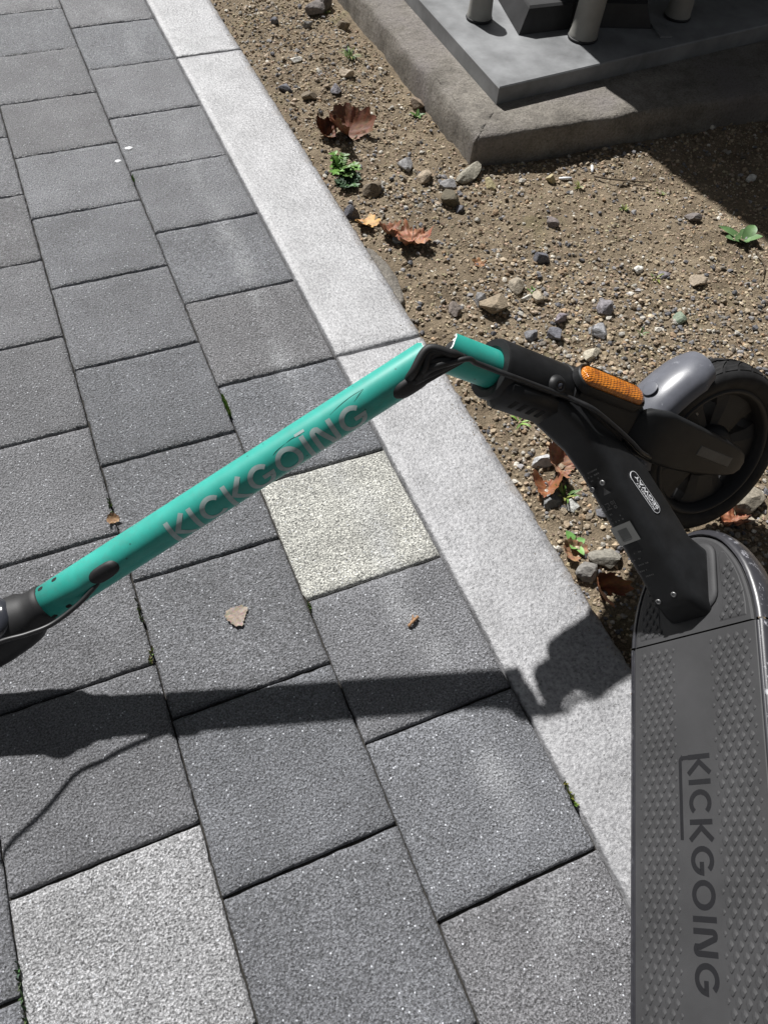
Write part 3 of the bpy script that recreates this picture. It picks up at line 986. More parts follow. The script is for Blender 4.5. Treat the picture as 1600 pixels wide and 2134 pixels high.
# ------------------------------------------------------------------ dead leaves, weeds, twigs
def dry_leaf(x, y, z, R_, label, c1, c2, lobes=5, curl=0.6, fold=0.4, rot=0.0, tilt=(0, 0), seed=1, crumple=0.05, cat='dead leaf', stem=True, depth=0.45):
    r = np.random.default_rng(seed)
    nr, na = 9, 60
    V, C_ = [], []
    ph = r.uniform(0, 6)
    for i in range(nr + 1):
        for j in range(na):
            a = 2 * PI * j / na
            lob = abs(math.cos(lobes * (a - PI / 2) / 2))
            rad = R_ * ((1 - depth) + depth * lob ** 1.4) * (1 + 0.06 * math.sin(13 * a + ph) + 0.04 * math.sin(29 * a)) * (0.75 if math.sin(a) < -0.75 else 1)
            s = i / nr
            u, v = rad * s * math.cos(a), rad * s * math.sin(a)
            zz = fold * abs(u) * 0.9 + curl * (u * u + v * v) / R_ * (0.7 + 0.3 * math.sin(2 * a + ph))
            zz += crumple * R_ * (math.sin(u / R_ * 9 + ph) * math.cos(v / R_ * 8 - ph) + 0.6 * math.sin(u / R_ * 21) * math.sin(v / R_ * 19 + 1)) * s
            V.append((u, v, zz))
            vein = 1.0 - 0.35 * math.exp(-((lob - 1) ** 2) / 0.004) * s
            k = min(1, max(0, 0.5 + 0.5 * math.sin(3 * a + 4 * s + ph)))
            c = [(c1[q] * k + c2[q] * (1 - k)) * (0.75 + 0.35 * r.random()) for q in range(3)]
            C_.append((*c, 1))
    F = []
    for i in range(nr):
        for j in range(na):
            k = (j + 1) % na
            F.append((i * na + j, i * na + k, (i + 1) * na + k, (i + 1) * na + j))
    V = np.array(V)
    Rm = np.array(Matrix.Rotation(rot, 3, 'Z') @ Matrix.Rotation(tilt[0], 3, 'X') @ Matrix.Rotation(tilt[1], 3, 'Y'))
    V = V @ Rm.T
    V[:, 2] -= V[:, 2].min()
    V = V + np.array([x, y, z])
    o = mk('dead_leaf', V, F, M['leaf_dry'], None, origin=(x, y, z), cols=C_)
    tag(o, label, cat)
    if stem:
        p0 = np.array([x, y, z + 0.003]); d = np.array([math.cos(rot - PI / 2), math.sin(rot - PI / 2), 0])
        P = catmull([p0 + d * R_ * 0.5, p0 + d * R_ * 1.0 + (0, 0, 0.002), p0 + d * R_ * 1.5 + (R_ * 0.2, 0, 0.001)], 6)
        V, F = tube(P, 0.0009, 6)
        mk('leaf_stalk', V, F, M['wood'], o)
    return o


def sh(x, y): return float(soil_h(x, y))


RUST, TANL, ORG, DKR = (0.19, 0.085, 0.045), (0.30, 0.17, 0.10), (0.44, 0.24, 0.08), (0.09, 0.04, 0.026)
dry_leaf(0.262, -0.575, sh(0.24, -0.59) - 0.002, 0.052, 'large rust-brown curled dead leaf beside the kerb behind the green weed', RUST, (0.17, 0.06, 0.03), 3, 0.75, 0.5, 0.25, (0.25, 0.1), 3, 0.06, depth=0.25)
dry_leaf(0.222, -0.565, sh(0.22, -0.56), 0.032, 'smaller dark brown curled leaf tucked at the left of the big rust-brown leaf', DKR, (0.20, 0.08, 0.04), 3, 0.9, 0.5, 1.2, (0.3, -0.2), 5, 0.08, depth=0.25, stem=False)
dry_leaf(0.186, -0.882, sh(0.186, -0.88) + 0.001, 0.027, 'orange dead leaf lying against the kerb next to the crumpled one', ORG, (0.58, 0.36, 0.13), 5, 0.35, 0.3, 0.6, (-0.15, 0.25), 8, 0.05, depth=0.35)
dry_leaf(0.244, -0.955, sh(0.24, -0.95), 0.043, 'crumpled red-brown dead leaf with deep folds right of the orange leaf', (0.30, 0.13, 0.07), (0.36, 0.17, 0.10), 5, 0.45, 0.2, 2.2, (0.1, 0.1), 13, 0.17, depth=0.3)
dry_leaf(0.212, -0.925, sh(0.21, -0.92) + 0.004, 0.023, 'small curled scrap of brown leaf between the orange leaf and the crumpled leaf', (0.30, 0.13, 0.07), RUST, 3, 0.8, 0.4, 1.0, (0.1, 0.3), 15, 0.15, depth=0.2, stem=False)
dry_leaf(0.233, -1.515, sh(0.226, -1.525), 0.034, 'brown dead leaf half under the scooter neck beside the kerb', (0.27, 0.13, 0.075), (0.34, 0.19, 0.12), 3, 0.6, 0.5, 0.5, (0.4, 0.1), 21, 0.09, depth=0.25)
dry_leaf(0.197, -1.548, sh(0.196, -1.54), 0.023, 'thin reddish leaf scrap at the kerb left of the grass tuft', (0.30, 0.12, 0.05), (0.24, 0.11, 0.06), 3, 0.9, 0.6, 2.6, (0.1, 0.2), 22, 0.1, depth=0.2, stem=False)
dry_leaf(0.180, -1.718, sh(0.176, -1.715), 0.024, 'folded dark red leaf standing beside the kerb corner shadow', (0.16, 0.045, 0.025), (0.36, 0.16, 0.07), 3, 1.0, 0.9, 0.2, (0.7, 0.1), 25, 0.05, depth=0.2, stem=False)
dry_leaf(0.423, -1.690, sh(0.42, -1.69), 0.028, 'reddish brown leaf bits on the gravel just right of the deck nose', (0.24, 0.08, 0.035), (0.30, 0.13, 0.07), 5, 0.5, 0.3, 1.9, (0.1, 0.2), 26, 0.14, depth=0.5)
dry_leaf(0.335, -1.055, sh(0.33, -1.05), 0.016, 'little orange-brown leaf scrap in the sand right of the crumpled leaf', (0.36, 0.18, 0.08), (0.28, 0.14, 0.07), 5, 0.3, 0.2, 0.9, (0.1, 0.1), 28, 0.12, stem=False)
dry_leaf(0.178, -1.655, sh(0.18, -1.655), 0.020, 'tan leaf fragment pressed against the kerb below the seedling', (0.33, 0.18, 0.10), TANL, 3, 0.5, 0.3, 0.4, (0.2, 0.1), 31, 0.08, depth=0.2, stem=False)
dry_leaf(-0.281, -1.590, 0.0008, 0.0155, 'flat dry tan leaf fragment lying on a grey paving block', (0.24, 0.19, 0.155), (0.30, 0.24, 0.19), 3, 0.10, 0.05, 1.0, (0.02, 0.03), 33, 0.03, depth=0.18, stem=False)
dry_leaf(-0.394, -1.392, 0.0005, 0.009, 'narrow tan leaf scrap stuck in the joint above the stem', (0.42, 0.27, 0.16), (0.30, 0.18, 0.10), 3, 0.6, 0.5, 0.1, (0.3, 0.1), 34, 0.05, depth=0.2, stem=False)
P = catmull([(-0.0865, -1.6825, 0.003), (-0.079, -1.679, 0.006), (-0.070, -1.6745, 0.004)], 5)
V, F = tube(P, [0.0014 + 0.0012 * math.sin(i * 1.1) ** 2 for i in range(len(P))], 7)
V2, F2 = tube([(-0.079, -1.679, 0.005), (-0.0755, -1.671, 0.007)], [0.0016, 0.0007], 6)
o = mk('wood_chip', *join((V, F), (V2, F2)), simple('pale_brown_chip', (0.33, 0.19, 0.10), 0.8, var=0.3, vs=300))
tag(o, 'small brown forked chip lying on the block right of the flat leaf', 'wood chip')


def blade(base, tip, width, bend, col, seg=6, twist=0.0):
    base, tip = np.asarray(base, float), np.asarray(tip, float)
    d = tip - base
    side = nz(np.cross(d, (0, 0, 1.0)))
    V, F, C_ = [], [], []
    for i in range(seg + 1):
        s = i / seg
        c = base + d * s + np.array([0, 0, bend * math.sin(PI * s)])
        wv = width * (math.sin(PI * min(1, 0.12 + s * 0.88)) ** 0.8)
        V += [c - side * wv, c + np.array([0, 0, -wv * 0.35]), c + side * wv]
        k = 0.85 + 0.3 * random.random()
        C_ += [(*[q * k for q in col], 1)] * 3
    for i in range(seg):
        for j in range(2): F.append((i * 3 + j, i * 3 + j + 1, (i + 1) * 3 + j + 1, (i + 1) * 3 + j))
    return V, F, C_


def weed(x, y, n, length, width, label, col, col2=None, lift=0.5, seed=1, cat='weed', name='weed', z=None, az=None, lobed=False):
    r = random.Random(seed)
    z = sh(x, y) - 0.001 if z is None else z
    root = empty(name, (x, y, z), label, cat)
    for i in range(n):
        a = (2 * PI * i / n + r.uniform(-0.5, 0.5)) if az is None else r.uniform(*az)
        L_ = length * r.uniform(0.55, 1.1)
        lf = lift * r.uniform(0.4, 1.5)
        tip = np.array([x + L_ * math.cos(a) * math.cos(lf), y + L_ * math.sin(a) * math.cos(lf), z + 0.002 + L_ * math.sin(lf)])
        b = np.array([x + r.uniform(-1, 1) * length * 0.1, y + r.uniform(-1, 1) * length * 0.1, z])
        c = col if (col2 is None or r.random() < 0.6) else col2
        parts = [blade(b, tip, width * r.uniform(0.7, 1.2), L_ * 0.18 * r.uniform(0.3, 1.2), c)]
        if lobed:
            d = tip - b; sd = nz(np.cross(d, (0, 0, 1.0)))
            for s in (0.35, 0.55, 0.75):
                for sg in (-1, 1):
                    p = b + d * s + (0, 0, L_ * 0.1)
                    parts.append(blade(p, p + sd * sg * L_ * 0.26 + d * 0.12, width * 0.6, 0.001, c, 3))
        V, F, C_, off = [], [], [], 0
        for v, f, c4 in parts:
            V += [tuple(q) for q in v]; F += [tuple(q + off for q in g) for g in f]; C_ += c4; off += len(v)
        mk('leaf', V, F, M['leaf_green'], root, cols=C_)
    return root


G1, G2, YG, DG = (0.065, 0.135, 0.035), (0.095, 0.18, 0.042), (0.24, 0.26, 0.07), (0.03, 0.065, 0.028)
weed(0.385, -0.285, 22, 0.034, 0.0016, 'yellow-green grass tuft in the sand strip near the plinth', YG, G2, 0.7, 41, 'grass')
weed(0.438, -0.555, 9, 0.020, 0.004, 'small green plant growing against the left foot of the plinth', G1, G2, 0.5, 42)
weed(0.204, -0.702, 18, 0.045, 0.007, 'big leafy green weed growing against the kerb below the curled leaf', G2, (0.13, 0.27, 0.05), 0.5, 43, lobed=True)
weed(0.200, -0.750, 12, 0.036, 0.006, 'dark shaded green leaves just below the big leafy weed at the kerb', DG, (0.05, 0.11, 0.035), 0.4, 44, lobed=True)
weed(0.238, -0.563, 4, 0.012, 0.004, 'tiny bluish-green seedling poking up behind the big curled leaf', (0.10, 0.24, 0.10), None, 0.9, 45)
weed(0.862, -1.150, 7, 0.050, 0.012, 'broad-leaved green weed at the right edge of the sunlit soil', (0.11, 0.20, 0.075), (0.14, 0.24, 0.10), 0.45, 46)
weed(0.215, -1.568, 12, 0.030, 0.0017, 'light green grass tuft between the kerb and the scooter neck', G2, YG, 0.6, 47, 'grass')
weed(0.188, -1.645, 5, 0.024, 0.0062, 'seedling with rounded pale green leaves beside the kerb near the neck', (0.14, 0.30, 0.08), (0.18, 0.34, 0.10), 0.35, 48)
weed(0.222, -1.418, 5, 0.030, 0.0022, 'bent green grass blades under the black collar', (0.20, 0.33, 0.07), G2, 0.25, 49, 'grass')
weed(0.695, -0.990, 14, 0.015, 0.0018, 'sparse green moss-like tuft in the middle of the sunny soil', (0.13, 0.20, 0.06), YG, 0.5, 50)
weed(0.640, -0.900, 12, 0.016, 0.0016, 'faint olive tuft below the fallen twig by the plinth', (0.16, 0.18, 0.06), YG, 0.4, 51)
weed(0.800, -0.965, 12, 0.015, 0.0017, 'olive-green low tuft on the soil left of the shade edge', (0.14, 0.19, 0.05), YG, 0.4, 52)
weed(0.634, -1.190, 6, 0.020, 0.0016, 'thin yellow-green blades lying flat above the gravel', YG, G2, 0.2, 53, 'grass')
weed(0.395, -1.148, 5, 0.014, 0.0028, 'tiny green sprout beside the white chip in the gravel', (0.14, 0.25, 0.07), None, 0.4, 54)
weed(0.520, -1.310, 6, 0.014, 0.0018, 'faint dark green sprig on the gravel above the reflector', (0.07, 0.12, 0.03), None, 0.4, 55)
weed(0.418, -0.045, 8, 0.016, 0.002, 'small green sprigs beside the dark stones at the top of the soil', G1, YG, 0.4, 56)
weed(0.285, -1.395, 4, 0.012, 0.002, 'small green blades in shade close under the collar knob', G2, None, 0.4, 57, 'grass')


def joint_moss(x, y, n, dirx, length, label, col, seed):
    r = random.Random(seed)
    parts = []
    for i in range(n):
        s = r.uniform(-0.5, 0.5)
        bx, by = x + dirx[0] * s * length, y + dirx[1] * s * length
        a = r.uniform(0, 6.28); L_ = r.uniform(0.003, 0.008)
        parts.append(blade((bx, by, -0.004), (bx + L_ * math.cos(a) * 0.5, by + L_ * math.sin(a), 0.0022 + L_ * 0.3), 0.0011, 0.001, tuple(q * r.uniform(0.7, 1.3) for q in col), 3))
    V, F, C_, off = [], [], [], 0
    for v, f, c4 in parts:
        V += [tuple(q) for q in v]; F += [tuple(q + off for q in g) for g in f]; C_ += c4; off += len(v)
    o = mk('moss', V, F, M['leaf_green'], None, cols=C_, origin=(x, y, 0))
    return tag(o, label, 'moss')


joint_moss(-0.1932, -1.245, 150, (0, 1), 0.042, 'green moss strip in the paving joint above the teal stem', (0.13, 0.21, 0.04), 61)
joint_moss(-0.1930, -0.630, 16, (0, 1), 0.012, 'tiny spot of moss in the joint near the white marks', (0.12, 0.19, 0.05), 62)
joint_moss(0.0005, -1.940, 22, (0, 1), 0.030, 'thin moss in the joint between kerb and paving near the deck', (0.16, 0.19, 0.04), 63)
joint_moss(-0.3930, -1.604, 26, (0.3, 1), 0.020, 'olive moss at the block corner above the stem shadow', (0.16, 0.17, 0.06), 64)
joint_moss(-0.3925, -1.540, 16, (0, 1), 0.035, 'dark moss thread in the joint below the stem grommet', (0.07, 0.09, 0.03), 65)
joint_moss(-0.5885, -1.930, 50, (0, 1), 0.12, 'moss line left of the pale grey block', (0.07, 0.10, 0.05), 66)
joint_moss(-0.3925, -1.365, 14, (0, 1), 0.02, 'moss thread in the joint just above the stem near its left end', (0.08, 0.12, 0.03), 67)
joint_moss(-0.1925, -1.61, 14, (0, 1), 0.03, 'brownish moss in the joint beside the block with the flat leaf', (0.10, 0.11, 0.04), 68)


def twig(name, pts, r_, label, side=()):
    P = catmull(pts, 6)
    ps = [tube(P, [r_ * (1 - 0.6 * i / len(P)) * random.uniform(0.85, 1.15) for i in range(len(P))], 7)]
    for q in side: ps.append(tube(catmull(q, 4), r_ * 0.55, 6))
    o = mk(name, *join(*ps), M['wood'], None)
    return tag(o, label, 'twig')


def g3(x, y, dz=0.003): return (x, y, sh(x, y) + dz)


twig('twig', [g3(0.690, -0.878, 0.004), g3(0.715, -0.902, 0.008), g3(0.760, -0.918, 0.008), g3(0.800, -0.926, 0.004)], 0.0020, 'dark forked twig on the soil in front of the plinth',
     [[g3(0.735, -0.910, 0.008), g3(0.752, -0.897, 0.012), g3(0.757, -0.885, 0.012)], [g3(0.74, -0.915, 0.006), g3(0.765, -0.935, 0.006), g3(0.79, -0.945, 0.004)]])
twig('twig', [g3(0.412, -0.735, 0.006), g3(0.388, -0.760, 0.010), g3(0.372, -0.785, 0.008), g3(0.366, -0.820, 0.006)], 0.0014, 'thin curved brown twig among the stones by the plinth corner')
twig('twig', [g3(0.345, -0.835, 0.004), g3(0.345, -0.86, 0.008), g3(0.355, -0.89, 0.005)], 0.0012, 'short twig leaning left of the dark olive lump')
twig('twig', [g3(0.230, -0.985, 0.006), g3(0.245, -0.955, 0.014), g3(0.262, -0.930, 0.016)], 0.0009, 'pale straw lying across the crumpled leaf')
twig('twig', [g3(0.455, -1.262, 0.010), g3(0.430, -1.285, 0.014), g3(0.412, -1.322, 0.010), g3(0.395, -1.34, 0.006)], 0.0009, 'thin pale root on the gravel above the reflector')
twig('twig', [g3(0.395, -1.745, 0.008), g3(0.44, -1.735, 0.010), g3(0.50, -1.715, 0.010)], 0.0014, 'thin dark twig on the gravel right of the deck nose')
twig('twig', [g3(0.86, -1.19, 0.006), g3(0.845, -1.235, 0.010), g3(0.80, -1.275, 0.006)], 0.0015, 'bent brown twig below the broad-leaved weed')

LIT = [(0.27, -0.31, 0.5, 'short dry straw in the upper sand strip left of the grass tuft'), (0.33, -0.48, 2.1, 'dry straw lying just above the big curled leaf'), (0.41, -1.0, 1.2, 'dry straw in the open sand below the plinth corner stones'),
       (0.56, -1.12, 0.2, 'dry straw right of the lone charcoal stone'), (0.25, -1.28, 2.6, 'dry straw by the kerb near the stem break'), (0.74, -1.10, 1.7, 'dry straw left of the broad-leaved weed'), (0.205, -1.62, 0.9, 'dry straw beside the seedling at the kerb')]
for (x, y, a_, lab) in LIT:
    c_, s_ = math.cos(a_) * 0.022, math.sin(a_) * 0.022
    twig('straw', [g3(x - c_, y - s_, 0.003), g3(x + s_ * 0.15, y - c_ * 0.15, 0.006), g3(x + c_, y + s_, 0.003)], 0.0007, lab)
for (x, y, l_, a_, lab) in ((0.632, -0.862, 0.013, -0.5, 'longer white fragment lying at the foot of the plinth'), (0.702, -0.852, 0.010, 1.1, 'shorter white fragment standing near the twig by the plinth')):
    d = np.array([math.cos(a_), math.sin(a_), 0.15])
    p = np.array(g3(x, y, 0.004))
    V, F = tube([p - d * l_, p, p + d * l_], [0.0024, 0.0032, 0.0026], 8)
    tag(mk('white_fragment', V, F, M['white_spot'], None), lab, 'fragment')

for k, (x, y, sx_, lab) in enumerate(((-0.178, -0.524, 0.008, 'white dropping spot on the block right of the joint, the upper of two'), (-0.207, -0.562, 0.0065, 'white dropping spot left of the joint, the lower of two'))):
    n = 18
    ring = [(x + sx_ * math.cos(2 * PI * i / n) * random.uniform(0.7, 1.2), y + sx_ * 0.7 * math.sin(2 * PI * i / n) * random.uniform(0.7, 1.2)) for i in range(n)]
    V, F = loft([[(a_, b_2, 0.0004) for a_, b_2 in ring], [(x + (a_ - x) * 0.8, y + (b_2 - y) * 0.8, 0.0012) for a_, b_2 in ring]], cap0=False)
    tag(mk('white_spot', V, F, M['white_spot'], None), lab, 'spot')

# ------------------------------------------------------------------ the scooter, leaning over on its left side
SO = np.array([0.17261, -1.85542, 0.12002])
SX = nz([0.39392913, -0.34532849, 0.85180284])   # to the scooter's right
SY = nz([0.51831521, 0.84879259, 0.10440539])    # forward along the deck
SZ = np.cross(SX, SY)                            # out of the deck
SK = 0.000986


def L(x, y, z): return SO + SK * (x * SX + y * SY + z * SZ)
def Lv(x, y, z): return nz(x * SX + y * SY + z * SZ)


AX0 = (0, 280.1, -56.8)
AW = Lv(0.669, -0.727, -0.155)                   # wheel axle, towards its right side
AS = Lv(0, -0.208, 0.978)                        # steering axis, upwards
AW = nz(AW - AS * (AW @ AS))
AH = np.cross(AS, AW)
AXW = L(*AX0)


def S(a, h, s): return AXW + SK * (a * AW + h * AH + s * AS)


scooter = empty('kick_scooter', (0.10, -1.75, 0.0), 'teal and black kick scooter with snapped stem, leaning over beside the kerb', 'scooter')


def part(name, VF, mat, parent=scooter, smooth=True, **k): return mk(name, VF[0], VF[1], mat, parent, smooth=smooth, **k)


def autosm(o, ang=35):
    o.data.set_sharp_from_angle(angle=math.radians(ang))
    return o


# --- deck outline (mm, local x right / y forward)
HALF = [(0, 124.5), (8, 124), (15, 122.5), (22, 120), (30, 116), (38, 110.5), (45, 104), (51, 96.5), (57, 87.5), (63, 77), (68, 66), (72, 54), (75.5, 40), (78.3, 25), (80, 10), (80.5, 0)]


def outline_front(off):
    pts = [np.array(p, float) for p in HALF]
    nrm = []
    for i in range(len(pts)):
        a_, b_2 = pts[max(0, i - 1)], pts[min(len(pts) - 1, i + 1)]
        t = nz(b_2 - a_); nn = np.array([-t[1], t[0]]); nn = nn if nn @ np.array([pts[i][0], pts[i][1] - 10]) > 0 else -nn
        nrm.append(nn)
    nrm[0] = np.array([0, 1.0]); nrm[-1] = np.array([1.0, 0])
    R_ = [p + n_ * off for p, n_ in zip(pts, nrm)]
    Lf = [np.array([-p[0], p[1]]) for p in R_[1:]][::-1]
    return Lf + R_        # from left rear, over the nose, to right rear


# front shell: from the seam round the shoulder down the side
prof = [(0.2, -4.0), (0.3, -0.6), (1.2, 0.4), (3.0, 0.3), (6.0, -1.2), (8.5, -4.5), (10.0, -9.5), (10.4, -17), (9.8, -27), (7.5, -36), (0, -42), (-14, -43)]
rings, wearv = [], []
for off, z in prof:
    rings.append([L(p[0], p[1] + 0.8, z) for p in outline_front(off)])
    wearv += [0.0 if z > -1 or z < -25 else (0.55 if (z > -12) else 0.2)] * (2 * len(HALF) - 1)
nR = len(rings[0])
# wear only along the right-hand shoulder
wv = []
for (off, z) in prof:
    for i in range(nR):
        right = max(0.0, (i - nR * 0.60) / (nR * 0.4))
        k = {-9.5: 0.75, -4.5: 0.9, -17: 0.1}.get(z, 0.0) * min(1.0, right * 1.8)
        wv.append((k, k, k, 1))
V, F = loft(rings, closed=False, cap0=False, cap1=False)
autosm(part('front_shell', (V, F), M['rail'], cols=wv), 50)

# front top cover (rubber) with raised flange around the neck
cov = [L(p[0] * 0.995, p[1] - 0.6, 0.0) for p in outline_front(-1.2)]
cov_in = [L(p[0], p[1], 0.9) for p in outline_front(-4.5)]
cl = [L(p[0], p[1], -4) for p in outline_front(-0.6)]
V, F = loft([cl, cov, cov_in], closed=False, cap0=False, cap1=False)
m0 = 2 * nR
F.append(tuple(range(m0, m0 + nR)))
cl2 = [L(-79.0, 1.8, -4), L(-79.0, 1.8, 0.0), L(79.0, 1.8, 0.0), L(79.0, 1.8, -4)]
front_cover = part('front_cover', join((V, F), (cl2, [(0, 1, 2, 3)])), M['mat'], smooth=False)

# slightly sunken grip panels on both sides of the neck
def panel(sgn):
    P = [(44, 92), (49, 90), (54, 80), (60, 68), (65, 54), (69, 38), (71, 20), (71, 6), (38, 6), (42, 18), (43, 40), (42, 66), (41, 84)]
    P = [(sgn * x, y) for x, y in P]
    cx = np.mean([p[0] for p in P]); cy = np.mean([p[1] for p in P])
    r1_ = [L(x, y, 0.95) for x, y in P]; r2_ = [L(cx + (x - cx) * 0.94, cy + (y - cy) * 0.96, 1.5) for x, y in P]
    V, F = loft([r1_, r2_], cap0=False)
    part('grip_panel', (V, F), M['mat'], front_cover, smooth=False)


panel(1); panel(-1)


def knob_at(x, y, z0, s=1.0, tall=1.5):
    """raised drop-shaped grip knob, its steep edge to the rear"""
    out = [(0, 4.0), (2.0, 2.6), (3.1, 0.4), (1.7, -2.6), (0, -4.6), (-1.7, -2.6), (-3.1, 0.4), (-2.0, 2.6)]
    base = [L(x + a_ * s, y + b_2 * s, z0) for a_, b_2 in out]
    top = [L(x + a_ * s * 0.55, y - 1.5 * s + (b_2 * 0.52) * s, z0 + tall * 1.35 * s) for a_, b_2 in out]
    return loft([base, top], cap0=False)


def in_poly(x, y, P):
    c = False
    for i in range(len(P)):
        x1, y1 = P[i]; x2, y2 = P[i - 1]
        if (y1 > y) != (y2 > y) and x < (x2 - x1) * (y - y1) / (y2 - y1) + x1: c = not c
    return c


ks = []
PNL = [(45, 88), (49, 86), (59, 66), (64, 52), (68, 36), (69, 20), (69, 8), (40, 8), (44, 22), (45, 40), (44, 66)]
for i in range(-1, 8):
    for j in range(0, 9):
        x = 42 + j * 5.0; y = 12 + i * 15.5 + (7.75 if j % 2 else 0)
        if in_poly(x, y, PNL) and y < 76:
            for sg in (1, -1): ks.append(knob_at(sg * x, y, 1.5, 1.1 * (0.75 if x > 64 else 1), 0.7))
part('grip_knobs', join(*ks), M['mat'], front_cover, smooth=False)['kind'] = 'stuff'

# main grip mat
DL = -470.0
rings = []
for off, z in [(0, -5), (0, -0.3), (1.0, 0.3)]:
    w_ = 80.3 - off
    rings.append([L(-w_, -1.4 - off, z), L(w_, -1.4 - off, z), L(w_, DL, z), L(-w_, DL, z)])
grip_mat = part('grip_mat', loft(rings), M['mat'], smooth=False)
# lengthways soft ridge strip left of the mat edge
ks = []
for side in (-1, 1):
    for j in range(0, 10):
        x = side * (25 + j * 5.2)
        for i in range(0, 30):
            y = -14 - i * 18.0 - (9.0 if j % 2 else 0)
            if y < DL + 8: continue
            s = 0.7 if j in (0, 9) else 1.2
            ks.append(knob_at(x, y, 0.3, s, 0.62))
part('grip_knobs', join(*ks), M['mat'], grip_mat, smooth=False)['kind'] = 'stuff'
V, F = loft([[L(-81, 2.0, -4.5), L(81, 2.0, -4.5), L(81, -1.6, -4.5), L(-81, -1.6, -4.5)], [L(-81, 2.0, -3.5), L(81, 2.0, -3.5), L(81, -1.6, -3.5), L(-81, -1.6, -3.5)]])
part('seam', (V, F), M['gap'], smooth=False)

# side rails
for sg in (1, -1):
    ys = np.linspace(-1.5, DL, 60)
    rp = [(80.4, -6), (80.8, -0.8), (82.0, -2.6), (83.2, -2.8), (84.0, -0.2), (86.5, -0.6), (89.0, -4.0), (90.8, -9.5), (91.2, -17), (90.4, -27), (88, -36), (80, -42), (66, -43)]
    V, F = loft([[L(sg * a_, y, z) for a_, z in rp] for y in ys], closed=False, cap0=False, cap1=False)
    wv = []
    for y in ys:
        for a_, z in rp:
            k = {-4.0: 0.9, -9.5: 0.6, -0.6: 0.7, -0.2: 0.5, -17: 0.1}.get(z, 0.0)
            if y < -220: k *= 0.5
            wv.append((k * (1 if sg > 0 else 0.35),) * 3 + (1,))
    autosm(part('side_rail', (V, F), M['rail'], cols=wv), 50)
V, F = loft([[L(-34, 86, -42.5), L(34, 86, -42.5), L(64, 0, -43), L(66, DL, -43), L(-66, DL, -43), L(-64, 0, -43)], [L(-30, 80, -38), L(30, 80, -38), L(62, 0, -38), L(62, DL, -38), L(-62, DL, -38), L(-62, 0, -38)]])
part('underside', (V, F), M['frame'], smooth=False)
V, F = loft([[L(-88, DL, -2), L(88, DL, -2), L(88, DL, -40), L(-88, DL, -40)], [L(-60, DL - 42, -4), L(60, DL - 42, -4), L(60, DL - 42, -36), L(-60, DL - 42, -36)]])
part('tail', (V, F), M['frame'], smooth=False)


# --- stroke lettering: each letter is polylines in a unit cell (0..w, 0..1)
def arc(cx, cy, rx, ry, a0, a1, n=14): return [(cx + rx * math.cos(math.radians(a_)), cy + ry * math.sin(math.radians(a_))) for a_ in np.linspace(a0, a1, n)]


GL = {
    'K': (0.72, [[(0.09, 0), (0.09, 1)], [(0.70, 1.0), (0.27, 0.50), (0.70, 0.0)]]),
    'I': (0.20, [[(0.10, 0), (0.10, 1)]]),
    'C': (0.84, [arc(0.46, 0.5, 0.38, 0.41, 42, 318, 20)]),
    'G': (0.90, [arc(0.46, 0.5, 0.38, 0.41, 42, 345, 22) + [(0.84, 0.47), (0.50, 0.47)]]),
    'O': (0.94, [arc(0.47, 0.5, 0.38, 0.41, 0, 360, 28)]),
    'N': (0.84, [[(0.09, 0), (0.09, 0.72)] + arc(0.21, 0.80, 0.12, 0.12, 180, 50, 6) + [(0.55, 0.26)] + arc(0.63, 0.20, 0.12, 0.12, 230, 360, 6) + [(0.75, 1.0)]]),
}


def stroke(pts, wd):
    """ribbon with mitred joints -> list of (left, right) pairs"""
    P = [np.array(p, float) for p in pts]
    closed = np.allclose(P[0], P[-1])
    out = []
    for i, p in enumerate(P):
        a_ = P[i - 1] if i > 0 else (P[-2] if closed else None)
        b_2 = P[i + 1] if i < len(P) - 1 else (P[1] if closed else None)
        t1 = nz(p - a_) if a_ is not None else None
        t2 = nz(b_2 - p) if b_2 is not None else None
        t1 = t2 if t1 is None else t1; t2 = t1 if t2 is None else t2
        t = nz(t1 + t2); nn = np.array([-t[1], t[0]])
        k = min(1 / max(0.35, nn @ np.array([-t1[1], t1[0]])), 1.8)
        out.append((p + nn * wd / 2 * k, p - nn * wd / 2 * k))
    return out


def subdiv(pts, step):
    out = [pts[0]]
    for a_, b_2 in zip(pts[:-1], pts[1:]):
        n = max(1, int(math.hypot(b_2[0] - a_[0], b_2[1] - a_[1]) / step))
        out += [(a_[0] + (b_2[0] - a_[0]) * k / n, a_[1] + (b_2[1] - a_[1]) * k / n) for k in range(1, n + 1)]
    return out


def letter_mesh(strokes, wd, place, step=0.12, across=2):
    V, F = [], []
    for st_ in strokes:
        rb = stroke(subdiv(st_, step), wd)
        base = len(V)
        for l_, r_ in rb:
            for q in range(across + 1):
                p = l_ + (r_ - l_) * q / across
                V.append(place(p[0], p[1]))
        k = across + 1
        for i in range(len(rb) - 1):
            for q in range(across): F.append((base + i * k + q, base + i * k + q + 1, base + (i + 1) * k + q + 1, base + (i + 1) * k + q))
    return V, F


def word(txt, gap=0.16):
    x = 0; out = []
    for ch in txt:
        w_, st_ = GL[ch]
        out.append((ch, x, st_)); x += w_ + gap
    return out, x - gap


